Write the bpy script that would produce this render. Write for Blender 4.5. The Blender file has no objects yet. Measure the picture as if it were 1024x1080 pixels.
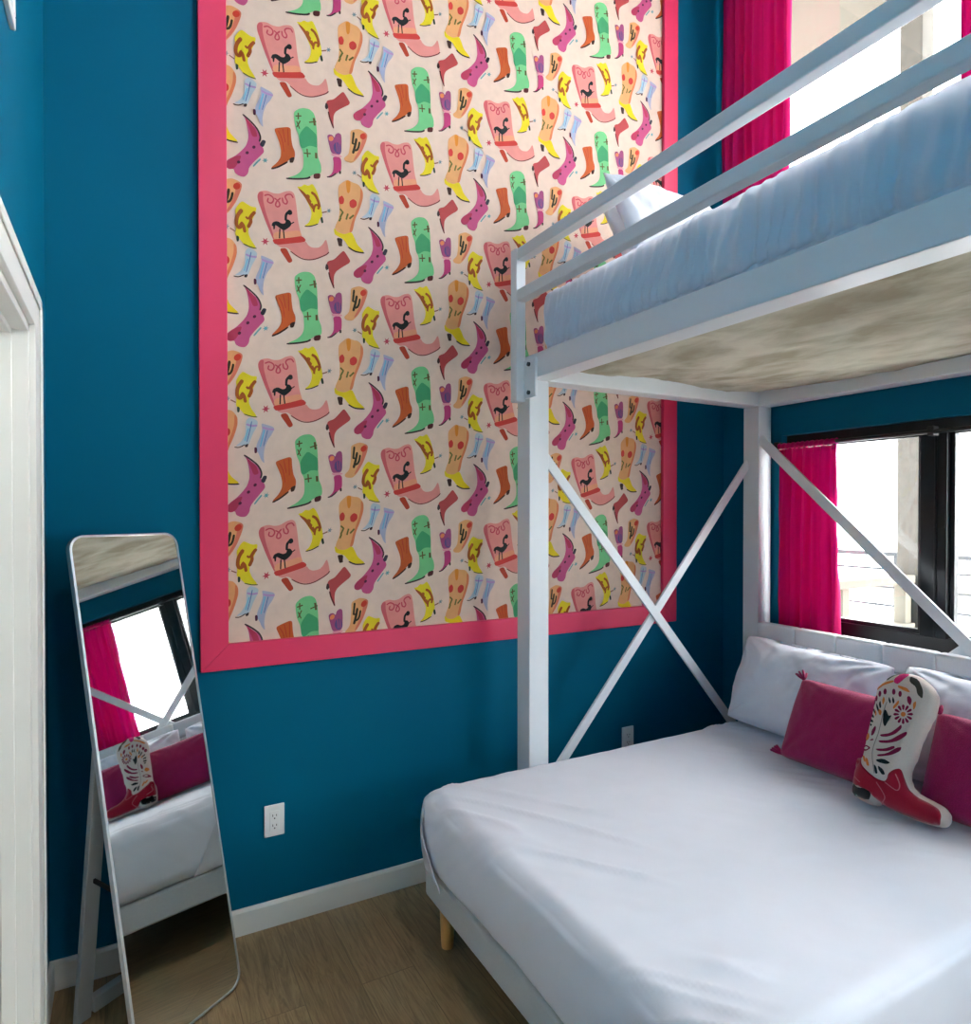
import bpy, bmesh, math, random
from mathutils import Vector, Matrix, noise, geometry
random.seed(7)
R = math.radians
sc = bpy.context.scene
COLL = sc.collection

# ------------------------------------------------------------------ camera
cam = bpy.data.cameras.new('camera')
cam.sensor_fit = 'HORIZONTAL'; cam.sensor_width = 36.0
cam.lens = 36.0 * 690.0 / 1024.0
cam.shift_y = 0.007
cam.clip_start = 0.02
cam_o = bpy.data.objects.new('camera', cam)
cam_o.location = (0, 0, 1.52)
cam_o.rotation_euler = (R(90 - 0.6), 0, R(-28.85))
COLL.objects.link(cam_o)
sc.camera = cam_o

# ------------------------------------------------------------------ sky, sun, exposure
world = bpy.data.worlds.new('sky'); sc.world = world
world.use_nodes = True
wn = world.node_tree.nodes; wl = world.node_tree.links
bg = wn['Background']
wtc = wn.new('ShaderNodeTexCoord'); wsep = wn.new('ShaderNodeSeparateXYZ'); wr = wn.new('ShaderNodeValToRGB')
wr.color_ramp.elements[0].position = 0.0; wr.color_ramp.elements[0].color = (0.98, 0.98, 1.0, 1)
wr.color_ramp.elements[1].position = 0.9; wr.color_ramp.elements[1].color = (0.88, 0.93, 1.0, 1)
wl.new(wtc.outputs['Generated'], wsep.inputs[0]); wl.new(wsep.outputs['Z'], wr.inputs[0]); wl.new(wr.outputs['Color'], bg.inputs['Color'])
bg.inputs['Strength'].default_value = 2.6

sun = bpy.data.lights.new('sun', 'SUN'); sun.energy = 5.0; sun.angle = R(2); sun.color = (1.0, 0.96, 0.9)
sun_o = bpy.data.objects.new('sun', sun)
sun_o.rotation_euler = Vector((0.62, 0.45, -0.95)).to_track_quat('-Z', 'Y').to_euler()
COLL.objects.link(sun_o)

sc.view_settings.view_transform = 'Standard'
sc.view_settings.look = 'None'
sc.view_settings.gamma = 1.0
sc.view_settings.use_curve_mapping = False
sc.view_settings.exposure = 2.75
sc.cycles.use_denoising = True
sc.cycles.max_bounces = 14
sc.cycles.diffuse_bounces = 8
sc.cycles.glossy_bounces = 6
sc.cycles.transparent_max_bounces = 12
sc.cycles.sample_clamp_indirect = 8.0

# ------------------------------------------------------------------ materials
def lin(c):
    return tuple(((v / 255) / 12.92 if v / 255 <= 0.04045 else ((v / 255 + 0.055) / 1.055) ** 2.4) for v in c)

def base_mat(name, rgb, rough=0.5, metal=0.0, spec=0.5):
    m = bpy.data.materials.new(name); m.use_nodes = True
    b = m.node_tree.nodes['Principled BSDF']
    b.inputs['Base Color'].default_value = (*lin(rgb), 1)
    b.inputs['Roughness'].default_value = rough
    b.inputs['Metallic'].default_value = metal
    b.inputs['Specular IOR Level'].default_value = spec
    return m, m.node_tree.nodes, m.node_tree.links, b

def noisy(name, rgb, rough=0.5, scale=20.0, amount=0.06, bump=0.0, stretch=(1, 1, 1), metal=0.0, spec=0.5, detail=4.0, bump_scale=None, bdist=0.01):
    m, n, l, b = base_mat(name, rgb, rough, metal, spec)
    tc = n.new('ShaderNodeTexCoord'); mp = n.new('ShaderNodeMapping'); mp.inputs['Scale'].default_value = stretch
    nz = n.new('ShaderNodeTexNoise'); nz.inputs['Scale'].default_value = scale; nz.inputs['Detail'].default_value = detail
    l.new(tc.outputs['Object'], mp.inputs[0]); l.new(mp.outputs[0], nz.inputs['Vector'])
    rp = n.new('ShaderNodeValToRGB'); c = lin(rgb)
    rp.color_ramp.elements[0].position = 0.3; rp.color_ramp.elements[0].color = (*[v * (1 - amount) for v in c], 1)
    rp.color_ramp.elements[1].position = 0.7; rp.color_ramp.elements[1].color = (*[min(1, v * (1 + amount)) for v in c], 1)
    l.new(nz.outputs['Fac'], rp.inputs[0]); l.new(rp.outputs[0], b.inputs['Base Color'])
    if bump:
        n2 = nz
        if bump_scale:
            n2 = n.new('ShaderNodeTexNoise'); n2.inputs['Scale'].default_value = bump_scale; n2.inputs['Detail'].default_value = 3
            l.new(mp.outputs[0], n2.inputs['Vector'])
        bp = n.new('ShaderNodeBump'); bp.inputs['Strength'].default_value = bump; bp.inputs['Distance'].default_value = bdist
        l.new(n2.outputs['Fac'], bp.inputs['Height']); l.new(bp.outputs[0], b.inputs['Normal'])
    return m

def weave(name, rgb, scale, rough=0.9, bump=0.3, amount=0.12, translucent=0.0, sheen=0.3, through=None):
    m, n, l, b = base_mat(name, rgb, rough, 0, 0.2)
    b.inputs['Sheen Weight'].default_value = sheen
    tc = n.new('ShaderNodeTexCoord')
    nz = n.new('ShaderNodeTexNoise'); nz.inputs['Scale'].default_value = scale; nz.inputs['Detail'].default_value = 2
    l.new(tc.outputs['Object'], nz.inputs['Vector'])
    rp = n.new('ShaderNodeValToRGB'); c = lin(rgb)
    rp.color_ramp.elements[0].position = 0.35; rp.color_ramp.elements[0].color = (*[v * (1 - amount) for v in c], 1)
    rp.color_ramp.elements[1].position = 0.65; rp.color_ramp.elements[1].color = (*[min(1, v * (1 + amount)) for v in c], 1)
    l.new(nz.outputs['Fac'], rp.inputs[0]); l.new(rp.outputs[0], b.inputs['Base Color'])
    bp = n.new('ShaderNodeBump'); bp.inputs['Strength'].default_value = bump; bp.inputs['Distance'].default_value = 0.003
    l.new(nz.outputs['Fac'], bp.inputs['Height']); l.new(bp.outputs[0], b.inputs['Normal'])
    if translucent:
        t = n.new('ShaderNodeBsdfTranslucent'); mx = n.new('ShaderNodeMixShader'); mx.inputs[0].default_value = translucent
        t.inputs['Color'].default_value = (*lin(through or rgb), 1); l.new(b.outputs[0], mx.inputs[1]); l.new(t.outputs[0], mx.inputs[2])
        l.new(mx.outputs[0], n['Material Output'].inputs['Surface'])
    return m

TEAL = noisy('teal_wall_paint', (0, 94, 124), 0.5, 3, 0.03, 0.05, bump_scale=140, bdist=0.002, spec=0.08)
WHITE_PAINT = noisy('white_trim_paint', (226, 226, 220), 0.4, 8, 0.015)
CEIL = noisy('ceiling_paint', (225, 224, 220), 0.8, 6, 0.02)
METAL_W = noisy('white_powder_coat', (222, 226, 228), 0.38, 30, 0.01)
PINK = noisy('pink_frame_paint', (222, 48, 92), 0.45, 6, 0.03)
SHEET = noisy('white_sheet', (226, 228, 236), 0.85, 9, 0.015, 0.12, bump_scale=420, bdist=0.002, spec=0.2)
BASEFAB = noisy('grey_bed_base_fabric', (196, 198, 198), 0.9, 300, 0.04, 0.2, bdist=0.002, spec=0.2)
HEADFAB = noisy('white_headboard_fabric', (228, 228, 230), 0.8, 200, 0.02, 0.1, bdist=0.002, spec=0.2)
MAGENTA = weave('magenta_cushion_weave', (158, 21, 82), 420, 0.9, 0.5, 0.22)
CURTAIN = weave('magenta_curtain_fabric', (206, 2, 98), 260, 0.75, 0.1, 0.05, translucent=0.22, sheen=0.1, through=(236, 10, 180))
LEGWOOD = noisy('pale_leg_wood', (212, 158, 92), 0.45, 10, 0.12, stretch=(6, 6, 0.6))
BLACK = noisy('black_window_metal', (26, 28, 30), 0.3, 40, 0.1, metal=0.4)
BLACKROD = noisy('black_rod_metal', (20, 20, 22), 0.35, 40, 0.1)
DARKPLASTIC = noisy('dark_strap', (22, 20, 24), 0.6, 60, 0.1)
MIRROR_RIM = noisy('silver_mirror_rim', (205, 208, 210), 0.3, 40, 0.02, metal=0.6)
STAND_W = noisy('pale_grey_stand', (176, 180, 180), 0.4, 30, 0.02, metal=0.2)
PLATE = noisy('white_plate_plastic', (236, 236, 234), 0.3, 30, 0.01)
HOLE = noisy('dark_slot', (30, 30, 32), 0.6, 30, 0.05)
STEEL = noisy('bolt_steel', (70, 78, 84), 0.4, 30, 0.05, metal=0.7)
EXT_WHITE = noisy('white_render', (232, 232, 234), 0.8, 2, 0.03)
EXT_CREAM = noisy('cream_concrete', (104, 97, 84), 0.85, 6, 0.08)
EXT_SOFFIT = noisy('beige_soffit', (74, 65, 53), 0.85, 2, 0.04)
EXT_GREY = noisy('grey_rail_metal', (40, 42, 44), 0.5, 30, 0.05, metal=0.3)
EXT_COL = noisy('raw_concrete', (76, 70, 62), 0.85, 14, 0.14)
EXT_DECK = noisy('deck_paving', (196, 194, 188), 0.85, 9, 0.08)

def mirror_mat():
    m, n, l, b = base_mat('mirror_silvering', (236, 240, 238), 0.015, 1.0)
    return m
MIRROR = mirror_mat()

def glass_mat():
    m = bpy.data.materials.new('window_glass'); m.use_nodes = True
    n = m.node_tree.nodes; l = m.node_tree.links; n.clear()
    o = n.new('ShaderNodeOutputMaterial'); t = n.new('ShaderNodeBsdfTransparent'); g = n.new('ShaderNodeBsdfGlossy'); f = n.new('ShaderNodeLayerWeight'); pw = n.new('ShaderNodeMath'); pw.operation = 'POWER'; pw.inputs[1].default_value = 5.0; ml = n.new('ShaderNodeMath'); ml.operation = 'MULTIPLY_ADD'; ml.inputs[1].default_value = .7; ml.inputs[2].default_value = .025; mx = n.new('ShaderNodeMixShader')
    t.inputs[0].default_value = (0.95, 0.97, 0.97, 1); g.inputs['Roughness'].default_value = 0.01; l.new(f.outputs['Facing'], pw.inputs[0]); l.new(pw.outputs[0], ml.inputs[0])
    l.new(ml.outputs[0], mx.inputs[0]); l.new(t.outputs[0], mx.inputs[1]); l.new(g.outputs[0], mx.inputs[2]); l.new(mx.outputs[0], o.inputs[0])
    return m
GLASS = glass_mat()

def floor_mat():
    m, n, l, b = base_mat('oak_plank_floor', (128, 108, 80), 0.4)
    tc = n.new('ShaderNodeTexCoord'); mp = n.new('ShaderNodeMapping'); mp.inputs['Rotation'].default_value = (0, 0, R(90)); mp.inputs['Location'].default_value = (0.35, 0.06, 0)
    br = n.new('ShaderNodeTexBrick'); br.inputs['Scale'].default_value = 1.0
    br.inputs['Brick Width'].default_value = 1.22; br.inputs['Row Height'].default_value = 0.18; br.inputs['Mortar Size'].default_value = 0.0014
    br.inputs['Color1'].default_value = (0, 0, 0, 1); br.inputs['Color2'].default_value = (1, 1, 1, 1); br.inputs['Mortar'].default_value = (0.5, 0.5, 0.5, 1)
    br.offset = 0.37
    l.new(tc.outputs['Object'], mp.inputs[0]); l.new(mp.outputs[0], br.inputs['Vector'])
    tone = n.new('ShaderNodeValToRGB')
    tone.color_ramp.elements[0].color = (*lin((158, 132, 94)), 1); tone.color_ramp.elements[1].color = (*lin((172, 146, 106)), 1)
    l.new(br.outputs['Color'], tone.inputs[0])
    g = n.new('ShaderNodeTexNoise'); g.inputs['Scale'].default_value = 4; g.inputs['Detail'].default_value = 12; g.inputs['Distortion'].default_value = 2.2; g.inputs['Roughness'].default_value = .68
    mp2 = n.new('ShaderNodeMapping'); mp2.inputs['Scale'].default_value = (11, 0.9, 1)
    off = n.new('ShaderNodeVectorMath'); off.operation = 'ADD'
    sc2 = n.new('ShaderNodeVectorMath'); sc2.operation = 'SCALE'; sc2.inputs['Scale'].default_value = 3.0
    l.new(br.outputs['Color'], sc2.inputs[0]); l.new(tc.outputs['Object'], off.inputs[0]); l.new(sc2.outputs[0], off.inputs[1])
    l.new(off.outputs[0], mp2.inputs[0]); l.new(mp2.outputs[0], g.inputs['Vector'])
    gr = n.new('ShaderNodeValToRGB'); gr.color_ramp.elements[0].position = 0.32; gr.color_ramp.elements[0].color = (0.36, 0.34, 0.31, 1); gr.color_ramp.elements[1].position = 0.66; gr.color_ramp.elements[1].color = (1, 1, 1, 1)
    l.new(g.outputs['Fac'], gr.inputs[0])
    mu = n.new('ShaderNodeMix'); mu.data_type = 'RGBA'; mu.blend_type = 'MULTIPLY'; mu.inputs[0].default_value = 0.85
    l.new(tone.outputs[0], mu.inputs[6]); l.new(gr.outputs[0], mu.inputs[7])
    mo = n.new('ShaderNodeMix'); mo.data_type = 'RGBA'; mo.inputs[7].default_value = (*lin((112, 92, 66)), 1)
    l.new(br.outputs['Fac'], mo.inputs[0]); l.new(mu.outputs[2], mo.inputs[6]); l.new(mo.outputs[2], b.inputs['Base Color'])
    bp = n.new('ShaderNodeBump'); bp.inputs['Strength'].default_value = 0.12; bp.inputs['Distance'].default_value = 0.003
    l.new(g.outputs['Fac'], bp.inputs['Height']); l.new(bp.outputs[0], b.inputs['Normal'])
    return m
FLOOR = floor_mat()

def under_mat():
    m, n, l, b = base_mat('beige_felt_underside', (196, 188, 164), 0.95, 0, 0.1)
    tc = n.new('ShaderNodeTexCoord'); mp = n.new('ShaderNodeMapping'); mp.inputs['Scale'].default_value = (2.2, 1.4, 3); mp.inputs['Rotation'].default_value = (0, 0, R(-50))
    a = n.new('ShaderNodeTexNoise'); a.inputs['Scale'].default_value = 3.0; a.inputs['Detail'].default_value = 10; a.inputs['Distortion'].default_value = 0.3
    l.new(tc.outputs['Object'], mp.inputs[0]); l.new(mp.outputs[0], a.inputs['Vector'])
    rp = n.new('ShaderNodeValToRGB'); rp.color_ramp.elements[0].position = 0.36; rp.color_ramp.elements[0].color = (*lin((160, 152, 130)), 1); rp.color_ramp.elements[1].position = 0.62; rp.color_ramp.elements[1].color = (*lin((200, 195, 176)), 1)
    l.new(a.outputs['Fac'], rp.inputs[0]); l.new(rp.outputs[0], b.inputs['Base Color'])
    bp = n.new('ShaderNodeBump'); bp.inputs['Strength'].default_value = 0.5; bp.inputs['Distance'].default_value = 0.02
    l.new(a.outputs['Fac'], bp.inputs['Height']); l.new(bp.outputs[0], b.inputs['Normal'])
    return m
UNDER = under_mat()

def panel_mat():
    m, n, l, b = base_mat('white_cladding_panels', (234, 236, 240), 0.6)
    tc = n.new('ShaderNodeTexCoord'); mp = n.new('ShaderNodeMapping'); mp.inputs['Rotation'].default_value = (R(-90), 0, 0)
    br = n.new('ShaderNodeTexBrick'); br.offset = 0.0; br.inputs['Scale'].default_value = 1; br.inputs['Brick Width'].default_value = 2.4; br.inputs['Row Height'].default_value = 1.35; br.inputs['Mortar Size'].default_value = 0.012
    br.inputs['Color1'].default_value = (*lin((236, 238, 242)), 1); br.inputs['Color2'].default_value = (*lin((230, 232, 236)), 1); br.inputs['Mortar'].default_value = (*lin((52, 55, 60)), 1)
    l.new(tc.outputs['Object'], mp.inputs[0]); l.new(mp.outputs[0], br.inputs['Vector']); l.new(br.outputs['Color'], b.inputs['Base Color'])
    return m
PANELS = panel_mat()

def attr_mat(name, rough=0.7, amount=0.12, scale=60):
    m, n, l, b = base_mat(name, (200, 200, 200), rough, 0, 0.3)
    at = n.new('ShaderNodeAttribute'); at.attribute_name = 'ink'
    tc = n.new('ShaderNodeTexCoord'); nz = n.new('ShaderNodeTexNoise'); nz.inputs['Scale'].default_value = scale; nz.inputs['Detail'].default_value = 5
    l.new(tc.outputs['Object'], nz.inputs['Vector'])
    rp = n.new('ShaderNodeValToRGB'); rp.color_ramp.elements[0].position = 0.3; rp.color_ramp.elements[0].color = (1 - amount * 1.6,) * 3 + (1,); rp.color_ramp.elements[1].position = 0.65; rp.color_ramp.elements[1].color = (1, 1, 1, 1)
    l.new(nz.outputs['Fac'], rp.inputs[0])
    mu = n.new('ShaderNodeMix'); mu.data_type = 'RGBA'; mu.blend_type = 'MULTIPLY'; mu.inputs[0].default_value = 1.0
    l.new(at.outputs['Color'], mu.inputs[6]); l.new(rp.outputs[0], mu.inputs[7]); l.new(mu.outputs[2], b.inputs['Base Color'])
    return m
INK = attr_mat('printed_wallpaper', .7, .05, 25)
THREAD = attr_mat('embroidery_thread', 0.9, 0.15, 500)

# ------------------------------------------------------------------ mesh helpers
class MB:
    def __init__(s): s.v = []; s.f = []; s.c = []
    def add(s, vs, fs, col=None):
        o = len(s.v); s.v += [tuple(p) for p in vs]
        for f in fs: s.f.append([i + o for i in f]); s.c.append(col)
        return s
    def box(s, a, b):
        x0, y0, z0 = (min(a[i], b[i]) for i in range(3)); x1, y1, z1 = (max(a[i], b[i]) for i in range(3))
        return s.add([(x0,y0,z0),(x1,y0,z0),(x1,y1,z0),(x0,y1,z0),(x0,y0,z1),(x1,y0,z1),(x1,y1,z1),(x0,y1,z1)],
                     [(3,2,1,0),(4,5,6,7),(0,1,5,4),(1,2,6,5),(2,3,7,6),(3,0,4,7)])
    def bar(s, p0, p1, w, h, up=(0, 0, 1)):
        p0, p1 = Vector(p0), Vector(p1); d = (p1 - p0).normalized(); sd = d.cross(Vector(up)).normalized(); u = sd.cross(d)
        vs = []
        for p in (p0, p1):
            for i, j in ((-1,-1),(1,-1),(1,1),(-1,1)): vs.append(p + sd * (i * w / 2) + u * (j * h / 2))
        return s.add(vs, [(3,2,1,0),(4,5,6,7),(0,1,5,4),(1,2,6,5),(2,3,7,6),(3,0,4,7)])
    def tube(s, pts, r, n=12, cap=True):
        pts = [Vector(p) for p in pts]; rs = r if isinstance(r, (list, tuple)) else [r] * len(pts); rings = []
        for i, p in enumerate(pts):
            d = (pts[min(i + 1, len(pts) - 1)] - pts[max(i - 1, 0)]).normalized()
            a = d.orthogonal().normalized() if i == 0 else (rings[-1][1] - d * d.dot(rings[-1][1])).normalized()
            rings.append((p, a, d.cross(a), rs[i]))
        vs = []; fs = []
        for p, a, b, rr in rings:
            for k in range(n):
                t = 2 * math.pi * k / n; vs.append(p + a * (rr * math.cos(t)) + b * (rr * math.sin(t)))
        for i in range(len(rings) - 1):
            for k in range(n): fs.append((i*n+k, i*n+(k+1)%n, (i+1)*n+(k+1)%n, (i+1)*n+k))
        if cap: fs.append(tuple(range(n))[::-1]); fs.append(tuple(range((len(rings)-1)*n, len(rings)*n)))
        return s.add(vs, fs)
    def prism(s, outline, y0, y1):
        n = len(outline); vs = [(x, y0, z) for x, z in outline] + [(x, y1, z) for x, z in outline]
        return s.add(vs, [tuple(range(n)), tuple(range(n, 2*n))[::-1]] + [(i, i + n, (i+1) % n + n, (i+1) % n) for i in range(n)])

def link(name, me, parent=None):
    o = bpy.data.objects.new(name, me); COLL.objects.link(o)
    if parent is not None: o.parent = parent
    return o

def build(name, mb, mat, parent=None, bevel=0.0, smooth=False, world=True, seg=2):
    """links mb as ONE mesh object; with world=True its vertices are given in room coordinates and its thing is not rotated"""
    off = Vector((0, 0, 0))
    if parent is not None and world:
        top = parent
        while top.parent is not None: top = top.parent
        off = top.location
    me = bpy.data.meshes.new(name)
    me.from_pydata([Vector(p) - off for p in mb.v], [], mb.f); me.update()
    bm = bmesh.new(); bm.from_mesh(me); bmesh.ops.recalc_face_normals(bm, faces=bm.faces); bm.to_mesh(me); bm.free()
    me.materials.append(mat)
    if smooth:
        for p in me.polygons: p.use_smooth = True
    o = link(name, me, parent)
    if bevel:
        b = o.modifiers.new('bevel', 'BEVEL'); b.width = bevel; b.segments = seg; b.limit_method = 'ANGLE'; b.angle_limit = R(40); b.harden_normals = True
        for p in me.polygons: p.use_smooth = True
    return o

def tag(o, label, cat, group=None):
    o['label'] = label; o['category'] = cat
    if group: o['group'] = group
    return o

def thing(name, label, cat, loc=(0, 0, 0), rot=(0, 0, 0), group=None):
    o = bpy.data.objects.new(name, None); COLL.objects.link(o); o.empty_display_size = 0.1
    o.location = loc; o.rotation_euler = rot
    return tag(o, label, cat, group)

def struct(name, mb, mat, parent=None, bevel=0.0):
    o = build(name, mb, mat, parent, bevel)
    if parent is None: o['kind'] = 'structure'
    return o

def dup(root, loc, rot, label, group=None):
    r = root.copy(); COLL.objects.link(r); r.location = loc; r.rotation_euler = rot; r['label'] = label
    if group: r['group'] = group
    for ch in list(root.children):
        c = ch.copy(); COLL.objects.link(c); c.parent = r
        for g in list(ch.children):
            d = g.copy(); COLL.objects.link(d); d.parent = c
    return r

def rounded(size, rad, res, disp=None):
    """closed rounded box centred on the origin, gridded at res, then pushed by disp(p, n)"""
    h = Vector(size) / 2; key = {}; mb = MB()
    ns = [max(2, int(round(size[i] / res))) for i in range(3)]
    def vid(p):
        k = (round(p[0], 5), round(p[1], 5), round(p[2], 5))
        if k not in key:
            q = Vector(p); inn = Vector([max(-h[i] + rad, min(h[i] - rad, q[i])) for i in range(3)])
            d = q - inn; nn = d.normalized() if d.length > 1e-9 else Vector((0, 0, 1))
            q2 = inn + nn * rad
            if disp: q2 = q2 + disp(q2, nn)
            key[k] = len(mb.v); mb.v.append(tuple(q2))
        return key[k]
    for ax in range(3):
        u, w = (ax + 1) % 3, (ax + 2) % 3
        for sgn in (-1, 1):
            for i in range(ns[u]):
                for j in range(ns[w]):
                    q = []
                    for a, b in ((0,0),(1,0),(1,1),(0,1)):
                        p = [0, 0, 0]; p[ax] = sgn * h[ax]; p[u] = -h[u] + size[u] * (i + a) / ns[u]; p[w] = -h[w] + size[w] * (j + b) / ns[w]
                        q.append(vid(p))
                    mb.f.append(q if sgn > 0 else q[::-1]); mb.c.append(None)
    return mb

def fbm(x, y, z=0.0, o=3):
    return noise.fractal(Vector((x, y, z)), 1.0, 2.0, o)

def pillow_mesh(w, h, t, seed, wr=0.006, pinch=0.06, nx=60, nz=40, flange=0.0):
    """soft cushion standing on its long edge: local x = width, z = height from 0, front = -y"""
    mb = MB(); key = {}
    for side in (-1, 1):
        ids = {}
        for i in range(nx + 1):
            for j in range(nz + 1):
                a = -1 + 2 * i / nx; b = -1 + 2 * j / nz
                edge = i in (0, nx) or j in (0, nz)
                if side == 1 and edge: ids[i, j] = key[i, j]; continue
                fa, fb = abs(a), abs(b)
                x = a * w / 2 * (1 - pinch * (1 - fb ** 2) * fa ** 3 * 0.9) * (1 - .02 * fb ** 8 * fa ** 8); z = b * h / 2 * (1 - pinch * (1 - fa ** 2) * fb ** 3) * (1 - .05 * fa ** 8 * fb ** 8)
                pr = ((1 - fa ** 2.6) * (1 - fb ** 2.6)); y = t / 2 * max(0.0, pr) ** 0.48
                if flange:
                    fl = min((1 - fa) * w / 2, (1 - fb) * h / 2)
                    if fl < flange: y = 0.004
                    else:
                        ga = min(1, fa / (1 - 2 * flange / w)); gb = min(1, fb / (1 - 2 * flange / h))
                        y = 0.004 + t / 2 * max(0.0, (1 - ga ** 2.6) * (1 - gb ** 2.6)) ** 0.48
                ds = math.sqrt((1 - fa) ** 2 + (1 - fb) ** 2)
                ang = math.atan2(1 - fb, 1 - fa)
                y += wr * fbm(x * 7 + seed, z * 7, side * 3 + seed) + wr * 1.2 * math.exp(-ds * 2.2) * math.sin(ang * 14 + seed * 2) * min(1, pr * 6)
                y += 0.5 * wr * fbm(x * 22 + seed, z * 14, seed) * min(1, pr * 5)
                if edge: y = 0.003 * fbm(x * 9, z * 9, seed)
                key_id = len(mb.v); mb.v.append((x, side * y if not edge else y, z + h / 2)); ids[i, j] = key_id
                if edge: key[i, j] = key_id
        for i in range(nx):
            for j in range(nz):
                q = [ids[i, j], ids[i+1, j], ids[i+1, j+1], ids[i, j+1]]
                mb.f.append(q if side == -1 else q[::-1]); mb.c.append(None)
    return mb

def smooth_loop(pts, it=2):
    """closed corner-cutting of a traced outline"""
    for _ in range(it):
        q = []
        for i in range(len(pts)):
            a, b = pts[i], pts[(i + 1) % len(pts)]
            q.append((a[0]*.8 + b[0]*.2, a[1]*.8 + b[1]*.2)); q.append((a[0]*.2 + b[0]*.8, a[1]*.2 + b[1]*.8))
        pts = q
    return pts

def smooth_line(pts, n=5):
    if len(pts) < 3: return pts
    out = []
    for i in range(len(pts) - 1):
        p0 = pts[max(i-1, 0)]; p1 = pts[i]; p2 = pts[i+1]; p3 = pts[min(i+2, len(pts)-1)]
        for k in range(n):
            t = k / n
            out.append(tuple(0.5*((2*p1[d]) + (-p0[d]+p2[d])*t + (2*p0[d]-5*p1[d]+4*p2[d]-p3[d])*t*t + (-p0[d]+3*p1[d]-3*p2[d]+p3[d])*t**3) for d in (0, 1)))
    out.append(tuple(pts[-1])); return out

def ribbon(pts, w):
    L = []; Rr = []
    for i, p in enumerate(pts):
        a = pts[max(i-1, 0)]; b = pts[min(i+1, len(pts)-1)]
        dx, dy = b[0]-a[0], b[1]-a[1]; d = math.hypot(dx, dy) or 1
        k = w / 2 * (0.6 if i in (0, len(pts)-1) and len(pts) > 2 else 1)
        L.append((p[0]-dy/d*k, p[1]+dx/d*k)); Rr.append((p[0]+dy/d*k, p[1]-dx/d*k))
    return L, Rr

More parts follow.
